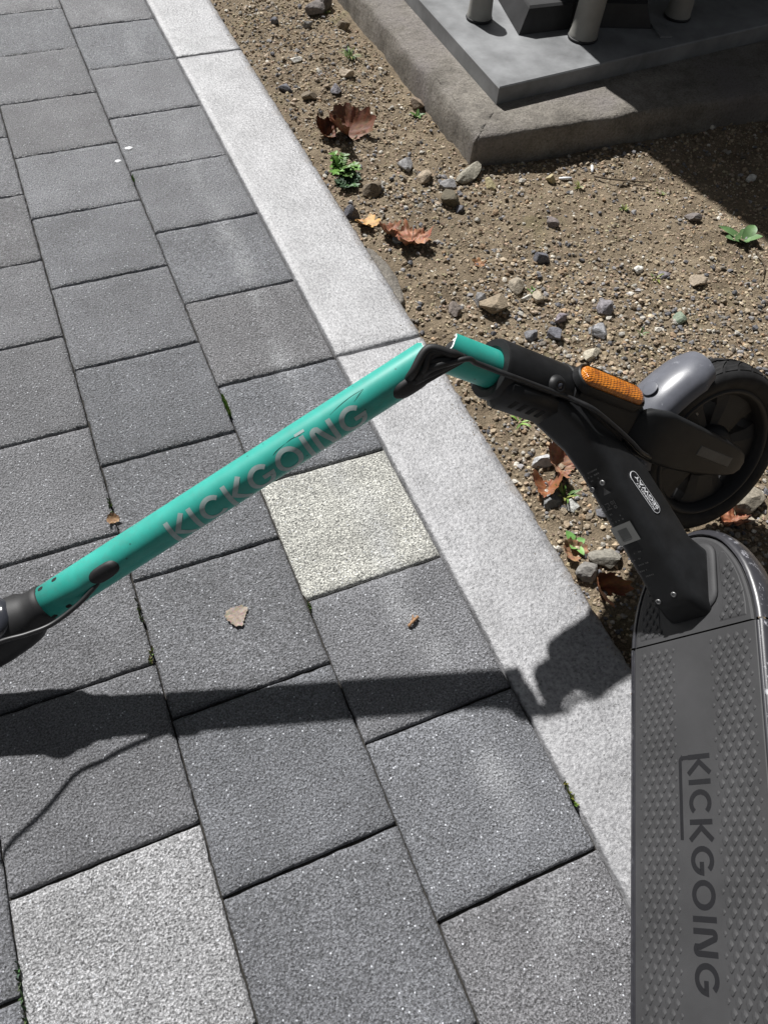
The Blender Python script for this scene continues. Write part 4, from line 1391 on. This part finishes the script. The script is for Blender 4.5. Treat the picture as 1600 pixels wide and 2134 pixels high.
wl, W_ = word('KICKGOING', 0.17)
TL, TH = 219.0, 26.5
kx = TL / W_
for ch, x0, st_ in wl:
    def pl(u, v, x0=x0): return L(-9.5 + v * TH, -135 - (x0 + u) * kx, 0.42)
    part('letter_' + ch.lower(), letter_mesh(st_, 0.185, pl), M['print_deck'], grip_mat, smooth=False)
br = [[(0.09, 0.0), (0.09, -0.27)] + arc(0.21, -0.27, 0.12, 0.10, 180, 270, 5) + [(2.95, -0.37)]]
def pl(u, v): return L(-9.5 + v * TH, -135 - u * kx, 0.42)
part('logo_bar', letter_mesh(br, 0.15, pl), M['print_deck'], grip_mat, smooth=False)

# --- neck: flange, shaft
def rrect(c, ex, ey, hx, hy, r_, n=5):
    out = []
    for sx_, sy_, a0 in ((1, 1, 0), (-1, 1, 90), (-1, -1, 180), (1, -1, 270)):
        for k in range(n + 1):
            a_ = math.radians(a0 + 90 * k / n)
            out.append(c + ex * (sx_ * (hx - r_) + r_ * math.cos(a_)) * SK + ey * (sy_ * (hy - r_) + r_ * math.sin(a_)) * SK)
    return out


fl = []
for g, z in ((3.5, 0.9), (3.0, 3.4), (0.5, 5.2), (-3, 5.6), (-7, 5.4)):
    fl.append(rrect(L(0, 66, z), SX, SY, 35 + g, 40 + g, 20))
part('neck_flange', loft(fl), M['mat'])

st_n = [((16, -3), (100, -3), 30), ((19, 8), (103, 8), 29), ((26, 30), (111, 29), 25.5), ((44, 50), (128, 44), 24), ((72, 82), (152, 72), 23.5), ((112, 124), (174, 98), 23.5), ((145, 160), (186, 130), 24), ((166, 190), (194, 160), 24.5), ((174, 215), (200, 188), 25), ((184, 250), (212, 214), 24)]
rings = []
dense = []
for i in range(len(st_n) - 1):
    for k in range(4):
        t = k / 4
        a0_, b0_, w0_ = st_n[i]; a1_, b1_, w1_ = st_n[i + 1]
        dense.append((np.array(a0_) * (1 - t) + np.array(a1_) * t, np.array(b0_) * (1 - t) + np.array(b1_) * t, w0_ * (1 - t) + w1_ * t))
dense.append((np.array(st_n[-1][0]), np.array(st_n[-1][1]), st_n[-1][2]))
for B_, F_, w_ in dense:
    c = (B_ + F_) / 2; d = F_ - B_; hl = np.linalg.norm(d) / 2
    ey = nz(SY * d[0] + SZ * d[1])
    rings.append(rrect(L(0, c[0], c[1]), SX, ey, w_, hl, min(11, hl * 0.8), 6))
neck = part('neck', loft(rings), M['frame'])

NB = lambda t: (26 + (166 - 26) * t, 30 + (190 - 30) * t)      # rear (upper) face of the neck, bottom to top
nd = nz(np.array([166 - 26, 190 - 30]))
nn_ = np.array([-nd[1], nd[0]])


def NF(x, d, up=0.5):
    """point on the rear face of the neck: x across, d mm up the neck from its foot"""
    y, z = 26 + nd[0] * d + nn_[0] * up, 30 + nd[1] * d + nn_[1] * up
    return L(x, y, z)


def screw(c, n_, r_, parent, mat='screw'):
    V, F = lathe(c, n_, [(r_, -0.0004), (r_, 0.0007), (r_ * 0.75, 0.0011), (r_ * 0.5, 0.0011), (r_ * 0.45, 0.0002)], 18)
    return part('screw', (V, F), M[mat], parent)


nrmN = Lv(0, nn_[0], nn_[1])
for x, d in ((-13, 158), (4, 160), (-15, 8), (8, 11)):
    screw(NF(x, d, 0.2), nrmN, 0.0032, neck)
# plain sticker on the rear face and the faint printing round it
def quad(pts_, mat, name, parent): return part(name, (pts_, [(0, 1, 2, 3)]), mat, parent, smooth=False)


quad([NF(-20, 84), NF(9, 84), NF(9, 108), NF(-20, 108)], M['sticker'], 'sticker', neck)
quad([NF(-12.5, 89.5, 0.7), NF(0.5, 89.5, 0.7), NF(0.5, 102.5, 0.7), NF(-12.5, 102.5, 0.7)], M['sticker_dark'], 'sticker_print', neck)
rr = random.Random(5)


def small_lines(d0, d1, x0, x1, rows, name, fill=0.65):
    V, F = [], []
    for k in range(rows):
        d = d0 + (d1 - d0) * k / max(1, rows - 1)
        x = x0
        while x < x1 - 2:
            w_ = rr.uniform(0.8, 2.2)
            if rr.random() < fill:
                b0_ = len(V)
                V += [NF(x, d), NF(x + w_, d), NF(x + w_, d + 1.7), NF(x, d + 1.7)]
                F.append((b0_, b0_ + 1, b0_ + 2, b0_ + 3))
            x += w_ + 0.7
    part(name, (V, F), M['faint_print'], neck, smooth=False)


small_lines(40, 70, -19, 2, 5, 'fine_print')
small_lines(112, 122, -17, 5, 3, 'fine_print', 0.45)
small_lines(166, 176, -17, 8, 3, 'fine_print')
# Korean operator name, drawn as strokes
KO = [[[(0.05, 0.95), (0.55, 0.95), (0.50, 0.62)], [(0.05, 0.78), (0.52, 0.78)], [(0.72, 1.0), (0.72, 0.45)], [(0.1, 0.38), (0.75, 0.38), (0.72, 0.05)], [(0.1, 0.20), (0.74, 0.20)]],
      [[(1.05, 0.9), (1.65, 0.9), (1.62, 0.5)], [(1.33, 0.55), (1.33, 0.2)], [(1.0, 0.2), (1.75, 0.2)]],
      [arc(2.2, 0.78, 0.17, 0.17, 0, 360, 12), [(2.6, 1.0), (2.6, 0.48)], arc(2.38, 0.2, 0.2, 0.16, 0, 360, 12)]]
KK = [[(0.02, 0.02)]]
for g in KO:
    V, F = letter_mesh(g, 0.085, lambda u, v: NF(-18 + u * 8.6, 127 + v * 10, 0.5), 0.3, 1)
    part('hangul_letter', (V, F), M['faint_print'], neck, smooth=False)
tri = [NF(-3, 146), NF(7, 146), NF(2, 154)]
part('warning_triangle', (tri, [(0, 1, 2)]), M['faint_print'], neck, smooth=False)

# badge on the right face of the neck
b0c, b1c = np.array([148.5, 127.0]), np.array([115.5, 80.5])      # top end, bottom end (y, z)
bd = nz(b0c - b1c); bl = np.linalg.norm(b0c - b1c)
bup = np.array([-bd[1], bd[0]])      # towards the rear of the neck


def BP(u, v, o): # u mm along the text from bottom, v mm up of the letters
    p = b1c + bd * u + bup * v
    return L(24.2 + o, p[0], p[1])


def capsule(l_, r_, o, n=10):
    pts_ = []
    for a_ in np.linspace(-90, 90, n): pts_.append((l_ - r_ + r_ * math.cos(math.radians(a_)), r_ * math.sin(math.radians(a_))))
    for a_ in np.linspace(90, 270, n): pts_.append((r_ + r_ * math.cos(math.radians(a_)), r_ * math.sin(math.radians(a_))))
    return [BP(u, v, o) for u, v in pts_]


badge = part('badge', loft([capsule(bl, 7.2, -0.2), capsule(bl, 7.2, 0.30)], cap0=False), M['badge_white'], neck, smooth=False)


def capsule_in(o):
    pts_ = []
    r_ = 6.5
    for a_ in np.linspace(-90, 90, 10): pts_.append((bl - 7.2 + r_ * math.cos(math.radians(a_)), r_ * math.sin(math.radians(a_))))
    for a_ in np.linspace(90, 270, 10): pts_.append((7.2 + r_ * math.cos(math.radians(a_)), r_ * math.sin(math.radians(a_))))
    return [BP(u, v, o) for u, v in pts_]


part('badge_field', (capsule_in(0.42), [tuple(range(20))]), M['badge_black'], badge, smooth=False)


def text_mesh(txt, size, ext=0.0):
    c = bpy.data.curves.new('t', 'FONT')
    c.body = txt; c.size = size; c.offset = 0.022 * size
    o = bpy.data.objects.new('t', c)
    COL.objects.link(o)
    dg = bpy.context.evaluated_depsgraph_get()
    me = bpy.data.meshes.new_from_object(o.evaluated_get(dg))
    V = np.array([v.co[:] for v in me.vertices]); F = [tuple(p.vertices) for p in me.polygons]
    bpy.data.objects.remove(o); bpy.data.curves.remove(c)
    return V, F


for txt, sz_, v0, u0, u1 in (('SEGWAY', 7.6, -4.6, 4.0, bl - 6.5), ('POWERED BY', 4.2, 2.1, 6.5, bl - 13.0)):
    V, F = text_mesh(txt, sz_)
    kx2 = (u1 - u0) / (V[:, 0].max() - V[:, 0].min())
    ky2 = (5.3 if txt[0] == 'S' else 2.9) / (V[:, 1].max())
    x_0 = V[:, 0].min()
    V = [BP(u0 + (p[0] - x_0) * kx2, v0 + p[1] * ky2, 0.55) for p in V]
    part('badge_text', (V, F), M['badge_white'], badge, smooth=False)

# --- head tube / collar
HR = 34.0
head = part('head_collar', lathe(S(0, 0, 0), AS, [(HR - 5, 0.283 * SK * 1000), (HR + 1, 0.285 * SK * 1000), (HR + 1, 0.290 * SK * 1000), (HR, 0.2915 * SK * 1000), (HR, 0.384 * SK * 1000), (HR - 1.2, 0.3875 * SK * 1000), (HR - 9.0, 0.3875 * SK * 1000), (22.0 , 0.384 * SK * 1000), (22.0, 0.37 * SK * 1000)], 64) if False else
            lathe(S(0, 0, 0), AS, [(r_ * SK, s_ * SK) for r_, s_ in [(HR - 5, 283), (HR + 1, 284), (HR + 1, 290), (HR - 0.3, 291.5), (HR, 293), (HR, 384.5), (HR - 1.4, 387.5), (HR - 9, 387.8), (22.2, 386), (22.0, 370)]], 64), M['frame'])
autosm(head, 30)
# clamp block under the collar (towards the neck) with moulded slots
AB = nz(-SY - AS * (-SY @ AS))
AB2 = np.cross(AS, AB)
V, F = boxpts(S(0, 0, 340) + AB * 24 * SK, AB, AB2, AS, 14.5 * SK, 23 * SK, 42 * SK, 8 * SK)
block = part('clamp_block', (V, F), M['frame'])
autosm(block, 50)
for k in range(4):
    V, F = boxpts(S(0, 0, 320 + k * 13) + AB * 38.2 * SK + AB2 * 2 * SK, AB2, AS, AB, 7 * SK, 3.0 * SK, 0.6 * SK)
    part('slot', (V, F), M['gap'], block, smooth=False)

camd = nz(np.array(CAM_C) - S(0, 0, 320))
q1 = nz(camd - AS * (camd @ AS))
q2 = np.cross(AS, q1)
if q2 @ AH < 0: q2 = -q2
Q0 = q1.copy(); q1 = nz(q1 + q2 * 0.22)
lug = part('cable_lug', lathe(S(0, 0, 318) + q1 * (HR - 6) * SK, q1, [(r_ * SK, z_ * SK) for r_, z_ in [(13, 0), (12.5, 5), (10.5, 9), (7.5, 11.5), (4.2, 12.0), (3.6, 9)]], 24), M['frame'], head)
part('lug_socket', lathe(S(0, 0, 318) + q1 * (HR + 5.0) * SK, q1, [(3.6 * SK, 0), (3.5 * SK, 1.2 * SK)], 16), M['chrome'], lug)

# --- fork crown, arms, fender, wheel
crown_r = []
for s_, ha, hh, oh in [(284, 34, 33, 0), (272, 35, 34, 0), (250, 36, 35, 0), (225, 37, 34, 0), (200, 37, 32, 0), (186, 38, 30, -1), (176, 36, 25, -2)]:
    crown_r.append(rrect(S(0, oh, s_), AW, AH, ha, hh, 20, 6))
crown = part('fork_crown', loft(crown_r), M['frame'])
autosm(crown, 50)
for sg in (1, -1):
    arm_r = []
    for s_, h0, h1, th, a_ in [(192, -24, 16, 6, 32), (178, -30, 27, 8, 39), (150, -33, 32, 9, 43), (110, -32, 30, 8.5, 44), (70, -28, 28, 8, 44), (40, -23, 26, 7.5, 43.5), (15, -18, 23, 7, 43), (0, -13, 18, 6, 42), (-9, -6, 10, 4, 41)]:
        arm_r.append(rrect(S(sg * a_, (h0 + h1) / 2, s_), AW * sg, AH * sg, th, (h1 - h0) / 2, min(6, th * 0.9), 5))
    arm = part('fork_arm', loft(arm_r), M['frame'])
    autosm(arm, 45)
    if sg > 0:
        e = [S(51.6 + 0.7, -4, 88), S(51.6 + 0.7, 9, 88), S(50.6, 8, 22), S(50.4, -5, 22)]
        e2 = [S(52.9, -3.4, 87), S(52.9, 8.4, 87), S(51.4, 7.4, 23), S(51.4, -4.4, 23)]
        part('reflective_sticker', loft([e, e2], cap0=False), M['sticker_dark'], arm, smooth=False)

# amber side reflector in its dark recess
Rn = nz(AW * 0.62 + AH * 0.78)
Rt = np.cross(AS, Rn)
rc = S(29, 32, 243)
def stadium(c, l_, r_, n=12):
    o = []
    for a_ in np.linspace(-90, 90, n): o.append(c + AS * SK * (l_ - r_ + r_ * math.cos(math.radians(a_))) + Rt * SK * r_ * math.sin(math.radians(a_)))
    for a_ in np.linspace(90, 270, n): o.append(c + AS * SK * (-(l_ - r_) + r_ * math.cos(math.radians(a_))) + Rt * SK * r_ * math.sin(math.radians(a_)))
    return o


hous = part('reflector_housing', loft([stadium(rc - Rn * 8 * SK, 54, 19), stadium(rc + Rn * 1.5 * SK, 54, 17), stadium(rc + Rn * 3.0 * SK, 52.5, 15.5), stadium(rc + Rn * 1.2 * SK, 50.5, 13.8)], cap0=False), M['frame'], crown)
autosm(hous, 40)
part('reflector', loft([stadium(rc + Rn * 0.5 * SK, 50, 13.2), stadium(rc + Rn * 4.5 * SK, 49, 12.4), stadium(rc + Rn * 6.6 * SK, 46, 9.4), stadium(rc + Rn * 7.2 * SK, 40, 4)], cap0=False), M['amber'], crown)

WC = S(0, 1, 25)
TR, RR_ = 116.0, 84.0
def WP(ang, rad, a_):  # ang from the steering axis towards forward
    return WC + SK * (rad * (math.cos(ang) * AS + math.sin(ang) * AH) + a_ * AW)


# tyre: rounded section with cut grooves on the tread
prof_t = [(84, -19), (88, -24), (96, -28.5), (104, -28.5), (109.5, -25), (113, -19), (115.2, -12), (116, -5), (116, 5), (115.2, 12), (113, 19), (109.5, 25), (104, 28.5), (96, 28.5), (88, 24), (84, 19)]
nt_ = 180
rings = []
for k in range(nt_):
    ang = 2 * PI * k / nt_
    rings.append([WP(ang, r_, a_) for r_, a_ in prof_t])
V = np.concatenate(rings); m_ = len(prof_t)
F = []
for k in range(nt_):
    k2 = (k + 1) % nt_
    for q in range(m_):
        q2 = (q + 1) % m_
        F.append((k * m_ + q, k2 * m_ + q, k2 * m_ + q2, k * m_ + q2))
wheel = part('front_wheel', (V, F), M['tyre'])
# slanting tread ribs: raised pads between the grooves
pads = []
ng = 30
for g in range(ng):
    for sg in (1, -1):
        rows = []
        for q, (r_, a_) in enumerate([(112.0, 21.5), (115.0, 15), (116.6, 8.5), (117.3, 2.2)]):
            lag = 0.20 * (q / 3) ** 1.3
            a0_ = 2 * PI * g / ng + lag + (0 if sg > 0 else PI / ng)
            rows.append([WP(a0_, r_ - 2.5, sg * a_), WP(a0_ + 0.006, r_ + 0.9, sg * a_), WP(a0_ + 0.176, r_ + 0.9, sg * a_), WP(a0_ + 0.182, r_ - 2.5, sg * a_)])
        V2 = np.concatenate([np.array(r) for r in rows]); F2 = []
        for i in range(3):
            for j in range(3): F2.append((i * 4 + j, i * 4 + j + 1, (i + 1) * 4 + j + 1, (i + 1) * 4 + j))
        F2 += [(0, 1, 2, 3), (12, 13, 14, 15)]
        pads.append((V2, F2))
part('tread', join(*pads), M['tyre'], wheel, smooth=False)
for sg in (1, -1):
    V, F = lathe(WC, AW * sg, [(r_ * SK, a_ * SK) for r_, a_ in [(89, 23.5), (86.5, 26), (83.5, 25.5), (81, 22), (78, 17)]], 72, cap0=False, cap1=False)
    part('rim', (V, F), M['wheel_shaded_black'], wheel)
V, F = lathe(WC, AW, [(r_ * SK, a_ * SK) for r_, a_ in [(82, -19), (78, -17), (60, -10), (60, 10), (78, 17), (82, 19)]], 60, cap0=False, cap1=False)
V, F = lathe(WC, AW, [(r_ * SK, a_ * SK) for r_, a_ in [(86, -20), (79, -18), (77, 0), (79, 18), (86, 20)]], 72, cap0=False, cap1=False)
part('rim_bed', (V, F), M['wheel_shaded_black'], wheel)
hub = part('hub', lathe(WC, AW, [(r_ * SK, a_ * SK) for r_, a_ in [(20, -26), (30, -24), (36, -14), (36, 14), (30, 24), (20, 26)]], 40), M['frame'], wheel)
# spoked disc: broad spokes with small openings
sp = []
for k in range(5):
    a0_ = 2 * PI * k / 5 + 0.35
    wdt = 0.46
    rg = []
    for rr_, hw in ((33, 0.60), (48, 0.52), (64, 0.46), (80, 0.50)):
        rg.append([WP(a0_ - hw, rr_, -10), WP(a0_ - hw, rr_, 10), WP(a0_ - hw * 0.5, rr_, 13), WP(a0_ + hw * 0.5, rr_, 13), WP(a0_ + hw, rr_, 10), WP(a0_ + hw, rr_, -10), WP(a0_, rr_, -13)])
    part('spoke', loft(rg), M['wheel_shaded_black'], wheel, smooth=False)
part('valve', tube([WP(0.62, 80, 6), WP(0.62, 68, 9), WP(0.62, 62, 12)], 2.6 * SK, 8), M['screw'], wheel)

# fender over the top front of the wheel
rings, wv = [], []
for k in range(30):
    ang = math.radians(-24 + (50 - -24) * k / 29)
    lift = 0.0
    R0 = 128.0 + 6 * math.exp(-((k - 9) / 8.0) ** 2)
    sec = []
    for a_, dr in [(-35, -20), (-34.5, -8), (-31, -1), (-22, 5.5), (-10, 8.5), (0, 9.2), (10, 8.5), (22, 5.5), (31, -1), (34.5, -8), (35, -20), (32.5, -20), (32, -8), (28, -4), (20, 2), (0, 5.6), (-20, 2), (-28, -4), (-32, -8), (-32.5, -20)]:
        tp = 1.0 if k < 26 else 1 - 0.05 * (k - 25)
        sec.append(WP(ang, R0 + dr * (1 if dr > -15 else tp), a_ * tp))
        wv.append((0.8, 0.8, 0.8, 1))
    rings.append(sec)
fender = part('front_fender', loft(rings), M['fender'], cols=wv)
autosm(fender, 45)
part('fender_screw', lathe(WP(math.radians(18), 142, 2), nz(WP(math.radians(18), 150, 2) - WC), [(10 * SK, 0), (10 * SK, 0.5 * SK), (9 * SK, 0.8 * SK)], 28), M['fender'], fender)

# --- lower stem stump, still in the collar
SR = 21.6


def jag(j, n, amp, seed):
    r = np.random.default_rng(seed)
    t = np.linspace(0, 2 * PI, n, endpoint=False)
    return amp * (np.sin(2 * t + 0.7) + 0.5 * np.sin(5 * t + 1.0) + 0.35 * np.sin(11 * t)) + r.normal(0, amp * 0.12, n)


def broken_tube(c0, ax, r_, l_, wall, amp, seed, u=None, n=72, name='stem', mat='teal', parent=scooter, cut=0.0):
    """open tube from c0 along ax (length l_) ending in a torn edge; returns the part"""
    ax = nz(ax); u, v = frame_of(ax) if u is None else (u, np.cross(ax, u))
    jg = jag(0, n, amp, seed)
    ts = np.linspace(0, 2 * PI, n, endpoint=False)
    def ring(rad, d, je): return [c0 + ax * (d + (jg[i] + cut * math.cos(ts[i])) * je) + rad * (math.cos(ts[i]) * u + math.sin(ts[i]) * v) for i in range(n)]
    outer = [ring(r_, 0, 0)] + [ring(r_, l_ * q, 0) for q in np.linspace(0.1, 0.85, 8)] + [ring(r_, l_, 1)]
    lip = [ring(r_ + 0.00005, l_ - 0.00025, 1), ring(r_ + 0.00004, l_ + 0.0001, 1), ring(r_ - wall, l_, 1), ring(r_ - wall - 0.0001, l_ - 0.0008, 1)]
    inn = [ring(r_ - wall, l_, 1), ring(r_ - wall, l_ * 0.6, 0), ring(r_ - wall, 0.002, 0)]
    o = part(name, loft(outer, True, True, False), M[mat], parent)
    part('torn_edge', loft(lip, True, False, False), M['chip'], o)
    part('tube_bore', loft(inn, True, False, True), M['inner'], o)
    return o


SDIR = nz(AS + 0.03 * SX * 0)
stump = broken_tube(S(0, 0, 372), SDIR, SR * SK, 70 * SK, 2.6 * SK, 1.3 * SK, 4, u=Q0, cut=0.011, name='stem_stump')

# --- the long snapped stem
XR = np.array([-0.0331, -1.5457, 0.3239]); XL = np.array([-0.4761, -1.5642, 0.1189])
TD = nz(XR - XL); TLEN = np.linalg.norm(XR - XL)
TRAD = 0.0206
toc = np.array(CAM_C) - (XR + XL) / 2
TN = nz(toc - TD * (toc @ TD))           # side of the stem that faces up towards the viewer
TU = nz(np.cross(TN, TD)); 
upim = np.array([0.0, 1.0, 0.6])
if TU @ upim < 0: TU = -TU


def T(d, phi, up=0.0):
    """on the stem surface: d metres from the left end, phi degrees round from the facing side (positive: upper edge)"""
    p = math.radians(phi)
    return XL + TD * d + (TRAD + up) * (math.cos(p) * TN + math.sin(p) * TU)


stem = broken_tube(XL, TD, TRAD, TLEN + 0.0, 0.0024, 0.0018, 9, name='stem', u=TN, cut=0.004)

# lettering round the stem
wl, W_ = word('KICKGOING', 0.15)
d0 = 0.163; d1 = 0.404
kx3 = (d1 - d0) / W_
for ch, x0, st_ in wl:
    def pl(u, v, x0=x0): return T(d0 + (x0 + u) * kx3, -72 + v * 84, 0.00028)
    part('letter_' + ch.lower(), letter_mesh(st_, 0.17, pl, 0.1, 3), M['stem_print'], stem)
part('letter_mark', letter_mesh([[(0, 0), (0.9, 0.0)]], 0.10, lambda u, v: T(d0 + (5.15 + u * 0.4) * kx3, 22 + v * 84, 0.00025), 0.1, 2), M['stem_print'], stem)
# scratches
for sc_ in ([(0.372, 18), (0.385, 26), (0.400, 31), (0.415, 30)], [(0.40, 12), (0.408, 22), (0.415, 30)], [(0.318, 18), (0.326, 20), (0.336, 15)], [(0.300, 8), (0.306, 14), (0.317, 18)]):
    P = catmull([T(d, ph, 0.00005) for d, ph in sc_], 6)
    part('scratch', tube(P, [0.00008 + 0.00022 * math.sin(PI * i / (len(P) - 1)) for i in range(len(P))], 5), M['inner'], stem)


def oval_patch(d, ph, ld, lph, up, name, mat, parent, hump=0.0):
    n, m_ = 24, 5
    V, F = [T(d, ph, up + hump)], []
    for k in range(1, m_ + 1):
        s = k / m_
        for i in range(n):
            a_ = 2 * PI * i / n
            cx_ = math.cos(a_); sy_ = math.sin(a_)
            cc = math.copysign(abs(cx_) ** 0.6, cx_)
            V.append(T(d + cc * ld * s, ph + sy_ * lph * s, (up + hump * math.sqrt(max(0, 1 - s ** 2.5))) if k < m_ else -0.0005))
    for i in range(n): F.append((0, 1 + i, 1 + (i + 1) % n))
    for k in range(m_ - 1):
        for i in range(n):
            a_ = 1 + k * n + i; b_2 = 1 + k * n + (i + 1) % n
            F.append((a_, a_ + n, b_2 + n, b_2))
    return part(name, (V, F), M[mat], parent)


oval_patch(0.0815, -14, 0.0185, 26, 0.0006, 'grommet', 'black_rubber', stem, 0.0035)
oval_patch(0.459, -40, 0.0225, 30, 0.0006, 'grommet', 'black_rubber', stem, 0.004)
for d, ph in ((0.010, 56), (0.028, 58), (0.026, -46), (0.006, -50)):
    oval_patch(d, ph, 0.0038, 9, 0.0002, 'bolt_hole', 'inner', stem, 0.0)

# cable along the neck side, over the break and through the collar lug
def CQ(s_, r_, side=0.0): return S(0, 0, s_) + Q0 * r_ * SK + q2 * side * SK


Pg = T(0.470, -34, 0.004)
cpts = [Pg, T(0.483, -20, 0.009), CQ(440, 30), CQ(425, 27), CQ(405, 29), CQ(385, 37.5), CQ(360, 37.2), CQ(335, 37.2, -2), CQ(318, 38, -3), CQ(298, 38.5, -1), L(38, 188, 205), L(34, 188, 172), L(31, 187, 150), L(28, 185, 128), L(25, 183, 112), L(18, 190, 88)]
part('cable', tube(catmull(cpts, 8), 3.0 * SK, 12), M['cable'])
for k, (d_0, ph0, s1_, sd, hgt, w_) in enumerate(((0.466, -30, 438, -2, 0.006, 4.6), (0.472, -12, 437, 3, 0.010, 4.2), (0.476, 4, 439, 8, 0.009, 3.4), (0.470, -46, 436, -8, 0.004, 4.0))):
    p1 = T(d_0, ph0, 0.002); p2 = CQ(s1_, 20, sd)
    midp = (p1 + p2) / 2 + TN * hgt
    part('cable_loop', tube(catmull([p1 - TD * 0.005 - TN * 0.003, p1, midp, p2, p2 - Q0 * 0.012], 7), w_ * SK, 10), M['black_rubber'])
for k, (d_0, sd, w_, up_) in enumerate(((0.468, 9, 5.0, 0.004), (0.474, 13, 4.2, 0.008), (0.463, 5, 4.6, 0.010))):
    P = catmull([T(d_0 - 0.004, -34 + 8 * k, -0.002), T(d_0 + 0.004, -20 + 8 * k, up_), T(0.491, 2 + 7 * k, up_ + 0.002), CQ(455, 21 + 2 * k, sd - 3), CQ(445, 22, sd - 9), CQ(436, 16, sd - 12)], 7)
    part('cable_loop', tube(P, w_ * SK, 10), M['black_rubber'])
V, F = lathe(S(0, 0, 428), AS, [(17 * SK, 0), (17 * SK, 8 * SK), (13 * SK, 14 * SK), (5 * SK, 17 * SK)], 18)
part('torn_liner', (V, F), M['black_rubber'], stump)

# cable from the left grommet back to the handlebar, standing off the stem
cp = [T(0.084, -14, 0.003)] + [np.array(q) for q in ((-0.3933, -1.5698, 0.160), (-0.4162, -1.5794, 0.152), (-0.4410, -1.5894, 0.140), (-0.4719, -1.5986, 0.132), (-0.4980, -1.6020, 0.133), (-0.5240, -1.6028, 0.136), (-0.5584, -1.6163, 0.148), (-0.5962, -1.6295, 0.156), (-0.6329, -1.6366, 0.165), (-0.680, -1.60, 0.13), (-0.6948, -1.5643, 0.10))]
part('brake_cable', tube(catmull(cp, 8), 2.7 * SK, 10), M['cable'])

# handlebar clamp, bar and grips (mostly beyond the left edge of the picture)
prof_c = [(0.0200, 0.004), (0.0222, 0.002), (0.0228, -0.004), (0.0225, -0.012), (0.0245, -0.019), (0.0285, -0.026), (0.0310, -0.040), (0.0320, -0.065), (0.0310, -0.100), (0.0300, -0.165), (0.020, -0.180)]
clamp = part('handlebar_clamp', lathe(XL, TD, prof_c, 48, cap1=True), M['black_rubber'])
disp = lathe(XL - TD * 0.052 + (TN * 0.62 + TU * 0.55) * 0.022, nz(TN * 0.75 + TU * 0.62), [(0.026, 0), (0.026, 0.009), (0.022, 0.0135), (0.012, 0.0155), (0.004, 0.016)], 32)
part('bell', disp, M['chrome'], clamp)
HB = nz(np.array([0.20, 1.0, 0.15]))
hc = XL - TD * 0.158
bar = part('handlebar', tube([hc - HB * 0.21, hc - HB * 0.10, hc + HB * 0.10, hc + HB * 0.21], 0.0125, 20), M['frame'])
for a_, b_2 in ((-0.215, -0.10), (0.10, 0.215)):
    part('grip', tube([hc + HB * a_, hc + HB * (a_ * 0.5 + b_2 * 0.5), hc + HB * b_2], 0.0165, 20), M['black_rubber'], bar)
part('brake_lever', tube(catmull([hc + HB * 0.06 - TD * 0.01, hc + HB * 0.09 - TD * 0.03, hc + HB * 0.17 - TD * 0.035], 5), 0.0045, 8), M['frame'], bar)

# rear wheel and fender, beyond the bottom of the picture
rcw = L(0, DL - 70, -38)
V, F = lathe(rcw, SX, [(r_ * SK, a_ * SK) for r_, a_ in [(70, -18), (88, -24), (96, -22), (100, -10), (101, 0), (100, 10), (96, 22), (88, 24), (70, 18)]], 60)
part('rear_wheel', (V, F), M['tyre'])
rings = []
for k in range(14):
    ang = math.radians(-20 + 110 * k / 13)
    sec = []
    for a_, dr in [(-32, 6), (-28, 12), (0, 16), (28, 12), (32, 6), (28, 8), (0, 12), (-28, 8)]:
        sec.append(rcw + SK * ((100 + dr) * (math.cos(ang) * SZ - math.sin(ang) * SY) + a_ * SX))
    rings.append(sec)
part('rear_fender', loft(rings), M['frame'])
